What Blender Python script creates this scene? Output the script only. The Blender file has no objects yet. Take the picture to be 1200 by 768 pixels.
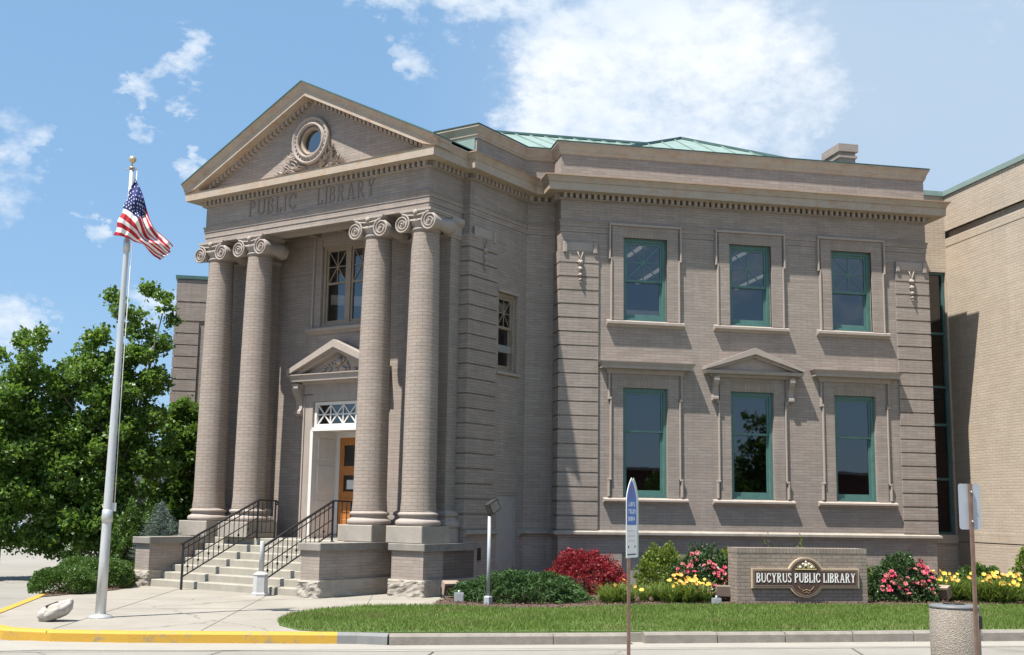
import bpy, bmesh, math, random
import numpy as np
from mathutils import Vector, Matrix
R = math.radians
S2 = math.sqrt(2)
rnd = random.Random(7)
sc = bpy.context.scene
COL = sc.collection

# ------------------------------------------------------------------ camera
def make_camera():
    yaw, pitch, roll = R(78.724), R(8.812), R(0.900)
    f = Vector((math.cos(yaw)*math.cos(pitch), math.sin(yaw)*math.cos(pitch), math.sin(pitch)))
    r = Vector((math.sin(yaw), -math.cos(yaw), 0)); u = r.cross(f)
    r2 = r*math.cos(roll)+u*math.sin(roll); u2 = -r*math.sin(roll)+u*math.cos(roll)
    cd = bpy.data.cameras.new('camera'); cd.sensor_width = 36; cd.sensor_fit = 'HORIZONTAL'
    cd.lens = 1382.3/1200*36; cd.clip_start = .1; cd.clip_end = 2000
    c = bpy.data.objects.new('camera', cd); COL.objects.link(c)
    M = Matrix((r2, u2, -f)).transposed().to_4x4(); M.translation = Vector((-5.784, -23.857, 1.6))
    c.matrix_world = M; sc.camera = c
make_camera()

# ------------------------------------------------------------------ sky and sun
SUN_AZ, SUN_EL = 211.0, 65.0          # world angle (from +X) the sun stands at, elevation
sd = Vector((math.cos(R(SUN_AZ))*math.cos(R(SUN_EL)), math.sin(R(SUN_AZ))*math.cos(R(SUN_EL)), math.sin(R(SUN_EL))))
sl = bpy.data.lights.new('sun', 'SUN'); sl.energy = 5.0; sl.angle = R(.53); sl.color = (1, .955, .88)
so = bpy.data.objects.new('sun', sl); COL.objects.link(so); so.rotation_euler = sd.to_track_quat('Z', 'Y').to_euler()
so.location = (0, -10, 40)

def make_world():
    w = bpy.data.worlds.new('World'); sc.world = w; w.use_nodes = True
    nt = w.node_tree; N = nt.nodes; L = nt.links
    for n in list(N): N.remove(n)
    out = N.new('ShaderNodeOutputWorld'); bg = N.new('ShaderNodeBackground'); bg.inputs[1].default_value = .058
    sky = N.new('ShaderNodeTexSky'); sky.sky_type = 'NISHITA'; sky.sun_disc = False
    sky.sun_elevation = R(SUN_EL); sky.sun_rotation = R(90-SUN_AZ)
    sky.air_density = 1.0; sky.dust_density = .6; sky.ozone_density = 1.6; sky.altitude = 200
    tc = N.new('ShaderNodeTexCoord')
    def math_(op, a, b=None, c=None, clamp=False):
        m = N.new('ShaderNodeMath'); m.operation = op; m.use_clamp = clamp
        for i, v in enumerate((a, b, c)):
            if v is None: continue
            if isinstance(v, (int, float)): m.inputs[i].default_value = v
            else: L.new(v, m.inputs[i])
        return m.outputs[0]
    def noise(scale, det, rough, off=(0, 0, 0), st=(1, 1, 1.6)):
        mp = N.new('ShaderNodeMapping'); mp.inputs['Scale'].default_value = st; mp.inputs['Location'].default_value = off
        L.new(tc.outputs['Generated'], mp.inputs[0])
        n = N.new('ShaderNodeTexNoise'); n.inputs['Scale'].default_value = scale; n.inputs['Detail'].default_value = det
        n.inputs['Roughness'].default_value = rough; L.new(mp.outputs[0], n.inputs['Vector']); return n.outputs[0]
    n1 = noise(11, 10, .62); n2 = noise(42, 9, .62, (3, 1, 2)); n3 = noise(6.5, 7, .55, (7, 2, 1))
    def nvec(scale, amp, off):
        mp = N.new('ShaderNodeMapping'); mp.inputs['Location'].default_value = off; mp.inputs['Scale'].default_value = (1, 1, 1.5); L.new(tc.outputs['Generated'], mp.inputs[0])
        n = N.new('ShaderNodeTexNoise'); n.inputs['Scale'].default_value = scale; n.inputs['Detail'].default_value = 8; n.inputs['Roughness'].default_value = .6; L.new(mp.outputs[0], n.inputs['Vector'])
        a = N.new('ShaderNodeVectorMath'); a.operation = 'SUBTRACT'; L.new(n.outputs['Color'], a.inputs[0]); a.inputs[1].default_value = (.5, .5, .5)
        b = N.new('ShaderNodeVectorMath'); b.operation = 'SCALE'; L.new(a.outputs[0], b.inputs[0]); b.inputs['Scale'].default_value = amp; return b.outputs[0]
    def vadd(a, b):
        v = N.new('ShaderNodeVectorMath'); v.operation = 'ADD'; L.new(a, v.inputs[0]); L.new(b, v.inputs[1]); return v.outputs[0]
    warped = vadd(vadd(tc.outputs['Generated'], nvec(12, .13, (1, 5, 2))), nvec(38, .05, (4, 2, 8)))
    # cloud banks: direction (angle from +X, elevation), radius in degrees, weight
    blobs = CLOUDS
    acc = None
    for az, el, rad, wt in blobs:
        d = (math.cos(R(az))*math.cos(R(el)), math.sin(R(az))*math.cos(R(el)), math.sin(R(el)))
        vm = N.new('ShaderNodeVectorMath'); vm.operation = 'DISTANCE'; L.new(warped, vm.inputs[0]); vm.inputs[1].default_value = d
        t = math_('DIVIDE', vm.outputs['Value'], R(rad))
        t = math_('MULTIPLY', t, t)
        t = math_('SUBTRACT', 1.0, t)
        t = math_('MAXIMUM', t, -1.9)
        t = math_('MINIMUM', math_('MULTIPLY', t, wt), t)
        acc = t if acc is None else math_('MAXIMUM', acc, t)
    nn = math_('ADD', math_('MULTIPLY', math_('SUBTRACT', n1, .5), 2.2), math_('MULTIPLY', math_('SUBTRACT', n2, .5), 1.7))
    m = math_('ADD', acc, nn)
    mr = N.new('ShaderNodeMapRange'); mr.interpolation_type = 'SMOOTHSTEP'
    L.new(m, mr.inputs[0]); mr.inputs[1].default_value = -.35; mr.inputs[2].default_value = 1.25
    # thin high veil towards the right of the place
    d = (math.cos(R(58))*math.cos(R(20)), math.sin(R(58))*math.cos(R(20)), math.sin(R(20)))
    vm = N.new('ShaderNodeVectorMath'); vm.operation = 'DISTANCE'; L.new(tc.outputs['Generated'], vm.inputs[0]); vm.inputs[1].default_value = d
    veil = N.new('ShaderNodeMapRange'); veil.interpolation_type = 'SMOOTHSTEP'; L.new(vm.outputs['Value'], veil.inputs[0])
    veil.inputs[1].default_value = .46; veil.inputs[2].default_value = .10; veil.inputs[3].default_value = 0; veil.inputs[4].default_value = .88
    veil2 = math_('MULTIPLY', veil.outputs[0], math_('ADD', .75, math_('MULTIPLY', n3, .5)), None, True)
    # soft tone inside the clouds
    shade = N.new('ShaderNodeMapRange'); L.new(n3, shade.inputs[0]); shade.inputs[1].default_value = .35; shade.inputs[2].default_value = .7
    cc = N.new('ShaderNodeMix'); cc.data_type = 'RGBA'; L.new(shade.outputs[0], cc.inputs[0])
    cc.inputs[6].default_value = (7.2, 8.0, 9.0, 1); cc.inputs[7].default_value = (9.3, 9.5, 9.7, 1)
    lift = N.new('ShaderNodeMix'); lift.data_type = 'RGBA'; lift.inputs[0].default_value = SKY_LIFT
    L.new(sky.outputs[0], lift.inputs[6]); lift.inputs[7].default_value = (3.0, 5.6, 9.0, 1)
    mx0 = N.new('ShaderNodeMix'); mx0.data_type = 'RGBA'; L.new(veil2, mx0.inputs[0]); L.new(lift.outputs[2], mx0.inputs[6])
    mx0.inputs[7].default_value = (4.7, 5.9, 7.4, 1)
    mx = N.new('ShaderNodeMix'); mx.data_type = 'RGBA'; L.new(mr.outputs[0], mx.inputs[0]); L.new(mx0.outputs[2], mx.inputs[6]); L.new(cc.outputs[2], mx.inputs[7])
    L.new(mx.outputs[2], bg.inputs[0]); L.new(bg.outputs[0], out.inputs[0])
SKY_LIFT = .55
CLOUDS = [(76.0, 22.5, 3.4, 1.0), (72.5, 23.0, 4.6, 1.2), (73.5, 19.0, 4.4, 1.1), (77.4, 18.6, 2.6, .9), (69.3, 22.0, 4.6, 1.0), (69.6, 17.5, 4.2, .85), (65.8, 20.5, 3.4, .35), (75, 15.6, 3.0, .7),
          (86.6, 24.4, 1.3, .7), (84.0, 24.6, 1.7, .8), (81.2, 24.4, 2.0, .9), (78.4, 24.8, 2.0, .9), (84.6, 21.9, 1.0, .35),
          (95.3, 20.6, .9, .6), (95.9, 19.3, 1.3, .7), (96.9, 18.6, 1.0, .5), (94.4, 16.2, .9, .4), (102.4, 15.8, 1.2, .4), (103.0, 13.6, 1.4, .4), (102.6, 8, 1.6, .5), (95.2, 8.6, 1.6, .7), (99.6, 12.6, .7, .3), (84.0, 12.0, 2.0, .3),
          (135, 35, 12, .9), (40, 35, 16, .9), (-60, 30, 20, .9)]
make_world()
sc.view_settings.view_transform = 'Standard'; sc.view_settings.look = 'None'; sc.view_settings.gamma = 1
sc.view_settings.use_curve_mapping = False
sc.view_settings.exposure = 1.0
sc.render.engine = 'CYCLES'

# ------------------------------------------------------------------ materials
class NB:
    def __init__(s, name):
        s.m = bpy.data.materials.new(name); s.m.use_nodes = True; s.nt = s.m.node_tree; s.N = s.nt.nodes; s.L = s.nt.links
        s.b = s.N['Principled BSDF']; s.o = s.N['Material Output']; s.tc = s.N.new('ShaderNodeTexCoord')
    def map(s, scale=(1, 1, 1), src='Object', rot=(0, 0, 0)):
        mp = s.N.new('ShaderNodeMapping'); mp.inputs['Scale'].default_value = scale; mp.inputs['Rotation'].default_value = rot
        s.L.new(s.tc.outputs[src], mp.inputs[0]); return mp.outputs[0]
    def noise(s, scale, detail=5, rough=.6, st=(1, 1, 1), src='Object'):
        n = s.N.new('ShaderNodeTexNoise'); n.inputs['Scale'].default_value = scale; n.inputs['Detail'].default_value = detail
        n.inputs['Roughness'].default_value = rough; s.L.new(s.map(st, src), n.inputs['Vector']); return n.outputs[0]
    def ramp(s, v, lo, hi, a=0, b=1):
        r = s.N.new('ShaderNodeMapRange'); s.L.new(v, r.inputs[0]); r.inputs[1].default_value = lo; r.inputs[2].default_value = hi
        r.inputs[3].default_value = a; r.inputs[4].default_value = b; return r.outputs[0]
    def mix(s, f, a, b, mode='MIX'):
        m = s.N.new('ShaderNodeMix'); m.data_type = 'RGBA'; m.blend_type = mode
        for i, v in ((0, f), (6, a), (7, b)):
            if isinstance(v, (int, float)): m.inputs[i].default_value = v
            elif isinstance(v, tuple): m.inputs[i].default_value = v if len(v) == 4 else v+(1,)
            else: s.L.new(v, m.inputs[i])
        return m.outputs[2]
    def math(s, op, a, b):
        m = s.N.new('ShaderNodeMath'); m.operation = op
        for i, v in enumerate((a, b)):
            if isinstance(v, (int, float)): m.inputs[i].default_value = v
            else: s.L.new(v, m.inputs[i])
        return m.outputs[0]
    def bump(s, h, dist=.01, st=.6):
        b = s.N.new('ShaderNodeBump'); b.inputs['Distance'].default_value = dist; b.inputs['Strength'].default_value = st
        s.L.new(h, b.inputs['Height']); s.L.new(b.outputs[0], s.b.inputs['Normal'])
    def col(s, c):
        if isinstance(c, tuple): s.b.inputs['Base Color'].default_value = c+(1,)
        else: s.L.new(c, s.b.inputs['Base Color'])
    def rough(s, r): s.b.inputs['Roughness'].default_value = r

def brick_mat(name, c1, c2, mortar, w=.31, h=.066, ms=.007, stain=.25, streak=.3, bump=.5):
    n = NB(name); bt = n.N.new('ShaderNodeTexBrick')
    bt.inputs['Scale'].default_value = 1; bt.inputs['Brick Width'].default_value = w; bt.inputs['Row Height'].default_value = h
    bt.inputs['Mortar Size'].default_value = ms; bt.inputs['Mortar Smooth'].default_value = .25; bt.inputs['Bias'].default_value = 0
    n.L.new(n.tc.outputs['UV'], bt.inputs['Vector'])
    bt.inputs['Color1'].default_value = c1+(1,); bt.inputs['Color2'].default_value = c2+(1,); bt.inputs['Mortar'].default_value = mortar+(1,)
    c = bt.outputs['Color']
    big = n.noise(.7, 6, .62); med = n.noise(3.2, 7, .7); row = n.noise(1, 3, .6, (1.2, 15, 1), 'UV')
    c = n.mix(n.ramp(big, .42, .72, 0, stain), c, tuple(x*.55 for x in c1), 'MIX')
    c = n.mix(n.ramp(row, .38, .68, 0, .55), c, (.84, .78, .72), 'MULTIPLY')
    c = n.mix(n.ramp(med, .35, .7, 0, .5), c, (1.28, 1.24, 1.18), 'MULTIPLY')
    c = n.mix(n.ramp(n.noise(.35, 4, .6), .4, .65, 0, .35), c, (.86, .84, .82), 'MULTIPLY')
    c = n.mix(n.ramp(n.noise(1.1, 5, .6), .45, .7, 0, .6), c, (1.03, .975, .97), 'MULTIPLY')
    st = n.noise(2.2, 6, .65, (2.5, 2.5, .22))
    c = n.mix(n.ramp(st, .52, .78, 0, streak), c, tuple(x*.42 for x in c1))
    c = n.mix(n.ramp(n.noise(1.7, 7, .7, (1.6, 1.6, .5)), .56, .74, 0, streak*.9), c, tuple(min(1, x*1.45) for x in c1))
    n.col(c); n.rough(.88); hgt = n.math('ADD', n.math('MULTIPLY', bt.outputs['Fac'], -1.0), n.math('MULTIPLY', n.noise(60, 3), .35))
    n.bump(hgt, .006, bump); return n.m

def stone_mat(name, c, dark=None, scale=3, var=.35, rough=.85, rust=0, bump=.004, streak=.35):
    n = NB(name); dark = dark or tuple(x*.6 for x in c)
    a = n.mix(n.ramp(n.noise(scale, 8, .68), .35, .72, 0, var), c, dark)
    a = n.mix(n.ramp(n.noise(3, 6, .65, (2.2, 2.2, .25)), .5, .8, 0, streak), a, tuple(x*.5 for x in c))
    if rust:
        a = n.mix(n.ramp(n.noise(2.0, 8, .75, (1.5, 1.5, 3)), .50, .68, 0, rust), a, (.34, .17, .075))
    n.col(a); n.rough(rough); n.bump(n.noise(38, 5, .6), bump, .5); return n.m

def plain_mat(name, c, rough=.5, var=.15, metallic=0, scale=6, bump=0):
    n = NB(name); n.col(n.mix(n.ramp(n.noise(scale, 5), .3, .7, 0, 1), tuple(x*(1-var) for x in c), tuple(min(1, x*(1+var)) for x in c)))
    n.rough(rough); n.b.inputs['Metallic'].default_value = metallic
    if bump: n.bump(n.noise(45, 4), bump, .5)
    return n.m

def glass_mat(name, tint=(.25, .3, .34), gain=.05, rough=.015):
    n = NB(name); n.N.remove(n.b)
    g = n.N.new('ShaderNodeBsdfGlossy'); g.inputs['Roughness'].default_value = rough; g.inputs['Color'].default_value = (.93, .96, 1, 1)
    t = n.N.new('ShaderNodeBsdfTransparent'); t.inputs[0].default_value = tint+(1,)
    fr = n.N.new('ShaderNodeFresnel'); ge = n.N.new('ShaderNodeNewGeometry')
    n.L.new(n.math('ADD', n.math('MULTIPLY', ge.outputs['Backfacing'], 1/1.52-1.52), 1.52), fr.inputs['IOR'])
    nz = n.N.new('ShaderNodeBump'); nz.inputs['Distance'].default_value = .002; nz.inputs['Strength'].default_value = .22
    n.L.new(n.noise(1.6, 2, .5), nz.inputs['Height']); n.L.new(nz.outputs[0], g.inputs['Normal'])
    f = n.math('ADD', n.math('MULTIPLY', fr.outputs[0], 1.7), gain)
    mx = n.N.new('ShaderNodeMixShader'); n.L.new(f, mx.inputs[0]); n.L.new(t.outputs[0], mx.inputs[1]); n.L.new(g.outputs[0], mx.inputs[2])
    n.L.new(mx.outputs[0], n.o.inputs[0]); return n.m

def leaf_mat(name, dark, light, trans=.35, rough=.45, spec=.35):
    n = NB(name); g = n.N.new('ShaderNodeNewGeometry')
    f = n.math('ADD', n.math('MULTIPLY', g.outputs['Random Per Island'], .6), n.math('MULTIPLY', n.noise(1.3, 3), .45))
    c = n.mix(n.ramp(f, .2, .85), dark, light); n.col(c); n.rough(rough); n.b.inputs['Specular IOR Level'].default_value = spec
    tr = n.N.new('ShaderNodeBsdfTranslucent'); n.L.new(n.mix(.6, c, (light[0]*1.5, light[1]*1.4, light[2])), tr.inputs[0])
    mx = n.N.new('ShaderNodeMixShader'); mx.inputs[0].default_value = trans
    n.L.new(n.b.outputs[0], mx.inputs[1]); n.L.new(tr.outputs[0], mx.inputs[2]); n.L.new(mx.outputs[0], n.o.inputs[0]); return n.m

def emit_mat(name, c, s):
    n = NB(name); n.b.inputs['Base Color'].default_value = c+(1,); n.b.inputs['Emission Color'].default_value = c+(1,); n.b.inputs['Emission Strength'].default_value = s; return n.m

M = {}
M['brick'] = brick_mat('greybrown brick', (.298, .256, .226), (.25, .214, .19), (.205, .177, .158), w=.28, h=.0595, ms=.006, stain=.14, streak=.3, bump=.35)
M['colbrick'] = brick_mat('column brick', (.29, .245, .212), (.262, .222, .192), (.20, .17, .148), w=.21, h=.066, ms=.0075, stain=.1, streak=.12)
M['soldier'] = brick_mat('soldier brick', (.28, .235, .198), (.25, .208, .177), (.21, .173, .148), w=.075, h=.4, ms=.006, stain=.12)
M['annexbrick'] = brick_mat('buff brick', (.44, .378, .305), (.41, .352, .283), (.355, .30, .24), w=.24, h=.062, ms=.0085, stain=.10, streak=.16, bump=.4)
M['signbrick'] = brick_mat('sign brick', (.27, .225, .19), (.215, .178, .15), (.15, .125, .105), w=.2, h=.062, ms=.008, stain=.2)
M['stone'] = stone_mat('carved stone', (.33, .28, .244), (.235, .198, .172), 4, .4)
M['trim'] = stone_mat('weathered painted trim', (.375, .31, .245), (.28, .222, .17), 2.5, .5, .7, rust=.7, streak=.25)
M['limestone'] = stone_mat('limestone', (.33, .295, .25), (.19, .17, .148), 3, .6, rough=.9, bump=.008, streak=.6)
M['darkstone'] = stone_mat('cap stone', (.24, .215, .188), (.13, .12, .108), 3, .7, rough=.9, streak=.7)
M['step'] = stone_mat('step stone', (.33, .305, .255), (.20, .185, .155), 4, .5, rough=.9, streak=.4)
M['teal'] = plain_mat('teal window paint', (.07, .15, .132), .35, .12)
M['copper'] = plain_mat('green copper', (.20, .268, .24), .5, .14, 0, 2)
M['copperdark'] = plain_mat('dark green coping', (.055, .115, .105), .45, .2, 0, 3)
M['cream'] = plain_mat('cream wood paint', (.25, .195, .145), .55, .12)
M['white'] = plain_mat('white paint', (.62, .60, .57), .5, .05)
M['grille'] = plain_mat('grey paint', (.30, .28, .26), .6, .08)
M['iron'] = plain_mat('black iron', (.012, .012, .013), .4, .2)
M['steel'] = plain_mat('brushed steel', (.52, .52, .51), .38, .1, .55, 4)
M['greymetal'] = plain_mat('grey painted metal', (.36, .38, .40), .45, .1, .2)
M['woodoor'] = None
def wood():
    n = NB('varnished oak'); a = n.mix(n.ramp(n.noise(6, 6, .6, (9, 9, .7)), .3, .7), (.30, .105, .025), (.46, .19, .05)); n.col(a); n.rough(.32); return n.m
M['woodoor'] = wood()
M['glass'] = glass_mat('window glass')
M['glassblue'] = glass_mat('gable glass', (.03, .04, .06), .17)
M['darkglass'] = glass_mat('curtain wall glass', (.22, .22, .21), .02)
M['interior'] = plain_mat('interior plaster', (.22, .21, .20), .9, .05)
M['tube'] = emit_mat('lit fluorescent tube', (1, .82, .68), .28)
M['amber'] = emit_mat('lit amber shade', (1, .42, .1), .8)

# ------------------------------------------------------------------ mesh building
def q(u, v): return Vector((u/S2 - v/S2, -u/S2 - v/S2, 0))
def FA(s, o, z): return (s, -o, z)                                  # right facade, plane y = 0
def FP(u, v, z): return (u/S2 - v/S2, -u/S2 - v/S2, z)               # portico frame
def frame(P, d, n): return lambda s, o, z: (P[0]+d[0]*s+n[0]*o, P[1]+d[1]*s+n[1]*o, z)
def FW(x, y, z): return (x, y, z)

class MB:
    def __init__(s): s.v = []; s.f = []; s.sm = []
    def add(s, vs, fs, smooth=False):
        b = len(s.v); s.v += [tuple(p) for p in vs]; s.f += [tuple(i+b for i in f) for f in fs]; s.sm += [smooth]*len(fs); return s
    def box(s, a0, a1, b0, b1, z0, z1, F=FW):
        vs = [F(a, b, z) for z in (z0, z1) for b in (b0, b1) for a in (a0, a1)]
        return s.add(vs, [(0, 2, 3, 1), (4, 5, 7, 6), (0, 1, 5, 4), (1, 3, 7, 5), (3, 2, 6, 7), (2, 0, 4, 6)])
    def bbox(s, a0, a1, b0, b1, z0, z1, F=FW, c=.01):
        # box with its four outward (b1) edges chamfered
        def ring(b, i): return [F(a0+i, b, z0+i), F(a1-i, b, z0+i), F(a1-i, b, z1-i), F(a0+i, b, z1-i)]
        vs = ring(b0, 0)+ring(b1-c, 0)+ring(b1, c)
        fs = [(0, 1, 2, 3), (8, 9, 10, 11)]
        for k in (0, 4):
            for i in range(4): j = (i+1) % 4; fs.append((k+i, k+j, k+4+j, k+4+i))
        return s.add(vs, fs)
    def prism(s, poly, b0, b1, F=FW):      # polygon in (a, z), extruded along b
        n = len(poly); vs = [F(a, b0, z) for a, z in poly]+[F(a, b1, z) for a, z in poly]
        fs = [tuple(range(n))[::-1], tuple(range(n, 2*n))]+[(i, (i+1) % n, n+(i+1) % n, n+i) for i in range(n)]
        return s.add(vs, fs)
    def slab(s, poly, z0, z1):             # polygon in (x, y)
        n = len(poly); vs = [(x, y, z0) for x, y in poly]+[(x, y, z1) for x, y in poly]
        fs = [tuple(range(n))[::-1], tuple(range(n, 2*n))]+[(i, (i+1) % n, n+(i+1) % n, n+i) for i in range(n)]
        return s.add(vs, fs)
    def lathe(s, prof, c, n=32, F=FW, a0=0, a1=2*math.pi, smooth=True, cap=True):
        vs = []; full = abs(a1-a0-2*math.pi) < 1e-6; m = n if full else n+1
        for r, z in prof:
            for i in range(m):
                t = a0+(a1-a0)*i/n; vs.append(F(c[0]+r*math.cos(t), c[1]+r*math.sin(t), c[2]+z))
        fs = []
        for k in range(len(prof)-1):
            for i in range(n):
                j = (i+1) % m if full else i+1
                fs.append((k*m+i, k*m+j, (k+1)*m+j, (k+1)*m+i))
        s.add(vs, fs, smooth)
        if cap and full:
            b = len(s.v)-len(vs); s.f.append(tuple(b+i for i in range(m))[::-1]); s.sm.append(False)
            s.f.append(tuple(b+(len(prof)-1)*m+i for i in range(m))); s.sm.append(False)
        return s
    def lathe_axis(s, prof, P, ax, up=(0, 0, 1), n=20, smooth=True):   # prof (r, t) along arbitrary axis
        P = Vector(P); ax = Vector(ax).normalized(); up = Vector(up)
        if abs(ax.dot(up.normalized())) > .95: up = Vector((1, 0, 0))
        e1 = ax.cross(up).normalized(); e2 = e1.cross(ax)
        vs = [P+ax*t+(e1*math.cos(2*math.pi*i/n)+e2*math.sin(2*math.pi*i/n))*r for r, t in prof for i in range(n)]
        fs = [(k*n+i, k*n+(i+1) % n, (k+1)*n+(i+1) % n, (k+1)*n+i) for k in range(len(prof)-1) for i in range(n)]
        s.add(vs, fs, smooth); b = len(s.v)-len(vs)
        s.f += [tuple(b+i for i in range(n)), tuple(b+(len(prof)-1)*n+i for i in range(n))]; s.sm += [False]*2
        return s
    def tube(s, pts, rad, n=8, smooth=True):
        pts = [Vector(p) for p in pts]; m = len(pts)
        rad = rad if isinstance(rad, (list, tuple)) else [rad]*m
        vs = []; e = None
        for k in range(m):
            d = (pts[min(k+1, m-1)]-pts[max(k-1, 0)]).normalized()
            if e is None:
                e = d.cross(Vector((0, 0, 1)));
                if e.length < .1: e = d.cross(Vector((1, 0, 0)))
            e = (e-d*e.dot(d)).normalized(); g = d.cross(e)
            vs += [pts[k]+(e*math.cos(2*math.pi*i/n)+g*math.sin(2*math.pi*i/n))*rad[k] for i in range(n)]
        fs = [(k*n+i, k*n+(i+1) % n, (k+1)*n+(i+1) % n, (k+1)*n+i) for k in range(m-1) for i in range(n)]
        s.add(vs, fs, smooth); b = len(s.v)-len(vs)
        s.f += [tuple(b+i for i in range(n)), tuple(b+(m-1)*n+i for i in range(n))]; s.sm += [False]*2
        return s
    def bar(s, p, r, w=.03, h=.03):        # rectangular bar between two points
        p, r = Vector(p), Vector(r); d = (r-p).normalized(); e = d.cross(Vector((0, 0, 1)))
        if e.length < .05: e = Vector((1, 0, 0))
        e.normalize(); g = e.cross(d).normalized()
        vs = [c+e*a*w/2+g*b*h/2 for c in (p, r) for a, b in ((-1, -1), (1, -1), (1, 1), (-1, 1))]
        return s.add(vs, [(0, 1, 2, 3), (4, 5, 6, 7), (0, 1, 5, 4), (1, 2, 6, 5), (2, 3, 7, 6), (3, 0, 4, 7)])
    def sweep(s, prof, path, m0=None, m1=None):   # closed profile (o, z) swept along plan path; outward = right-hand side
        path = [Vector((p[0], p[1])) for p in path]; n = len(path); P = len(prof); vs = []
        nr = []
        for i in range(n-1):
            d = (path[i+1]-path[i]).normalized(); nr.append(Vector((d.y, -d.x)))
        for i in range(n):
            if i == 0: m = m0 or nr[0]
            elif i == n-1: m = m1 or nr[-1]
            else: m = (nr[i-1]+nr[i])/(1+nr[i-1].dot(nr[i]))
            m = Vector((m[0], m[1]))
            for o, z in prof: vs.append((path[i].x+m.x*o, path[i].y+m.y*o, z))
        fs = [(k*P+i, k*P+(i+1) % P, (k+1)*P+(i+1) % P, (k+1)*P+i) for k in range(n-1) for i in range(P)]
        fs += [tuple(range(P)), tuple((n-1)*P+i for i in range(P))]
        return s.add(vs, fs)
    def wall(s, F, s0, s1, z0, z1, holes=(), depth=.28, o=0, edge=False):   # holes (s0, s1, z0, z1)
        xs = sorted({s0, s1}|{h[0] for h in holes}|{h[1] for h in holes}); zs = sorted({z0, z1}|{h[2] for h in holes}|{h[3] for h in holes})
        for a, b in zip(xs, xs[1:]):
            for c, d in zip(zs, zs[1:]):
                m = ((a+b)/2, (c+d)/2)
                if any(h[0] < m[0] < h[1] and h[2] < m[1] < h[3] for h in holes): continue
                for oo in (o, o-depth): s.add([F(a, oo, c), F(b, oo, c), F(b, oo, d), F(a, oo, d)], [(0, 1, 2, 3)])
        for a, b, c, d in list(holes)+([(s0, s1, z0, z1)] if edge else []):
            for p, r in (((a, c), (b, c)), ((b, c), (b, d)), ((b, d), (a, d)), ((a, d), (a, c))):
                s.add([F(p[0], o, p[1]), F(r[0], o, r[1]), F(r[0], o-depth, r[1]), F(p[0], o-depth, p[1])], [(0, 1, 2, 3)])
        return s
    def build(s, name, mat, parent=None, loc=None, fixn=True, uvscale=1):
        root = loc if loc is not None else (rootloc(parent) if parent else (0, 0, 0))
        me = bpy.data.meshes.new(name)
        me.from_pydata([(a-root[0], b-root[1], c-root[2]) for a, b, c in s.v], [], s.f)
        for p, sm in zip(me.polygons, s.sm): p.use_smooth = sm
        if fixn:
            bm = bmesh.new(); bm.from_mesh(me); bmesh.ops.recalc_face_normals(bm, faces=bm.faces); bm.to_mesh(me); bm.free()
        me.update()
        uv = me.uv_layers.new(name='UVMap'); nl = len(me.loops)
        co = np.empty(len(me.vertices)*3); me.vertices.foreach_get('co', co); co = co.reshape(-1, 3)
        vi = np.empty(nl, int); me.loops.foreach_get('vertex_index', vi)
        pn = np.empty(len(me.polygons)*3); me.polygons.foreach_get('normal', pn); pn = pn.reshape(-1, 3)
        lt = np.empty(len(me.polygons), int); me.polygons.foreach_get('loop_total', lt)
        nn = np.repeat(pn, lt, axis=0); p = co[vi]
        hn = np.hypot(nn[:, 0], nn[:, 1]); hn[hn < 1e-6] = 1
        tx, ty = -nn[:, 1]/hn, nn[:, 0]/hn
        flat = np.abs(nn[:, 2]) > .75
        U = np.where(flat, p[:, 0], p[:, 0]*tx+p[:, 1]*ty); V = np.where(flat, p[:, 1], p[:, 2])
        uv.data.foreach_set('uv', np.stack([U, V], 1).ravel().astype(np.float32))
        if mat: me.materials.append(mat)
        o = bpy.data.objects.new(name, me); COL.objects.link(o)
        if parent: o.parent = parent
        else: o.location = root
        return o

def rootloc(o):
    while o.parent: o = o.parent
    return tuple(o.location)
def tag(o, label=None, cat=None, group=None, kind=None):
    if label: o['label'] = label
    if cat: o['category'] = cat
    if group: o['group'] = group
    if kind: o['kind'] = kind
    return o
def thing(name, loc, label, cat, group=None):
    o = bpy.data.objects.new(name, None); COL.objects.link(o); o.location = loc; o.empty_display_size = .2
    return tag(o, label, cat, group)
KIDS = {}
def dup(root, loc, rz=0, label=None, scale=None):
    kids = [o for o in bpy.data.objects if o.parent == root]
    def cp(o, par):
        c = o.copy(); COL.objects.link(c)
        if par: c.parent = par
        return c
    r = cp(root, None); r.location = loc; r.rotation_euler = (0, 0, rz)
    if scale: r.scale = scale
    if label: r['label'] = label
    for k in kids:
        c = cp(k, r)
        for g in [o for o in bpy.data.objects if o.parent == k]: cp(g, c)
    return r

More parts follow.
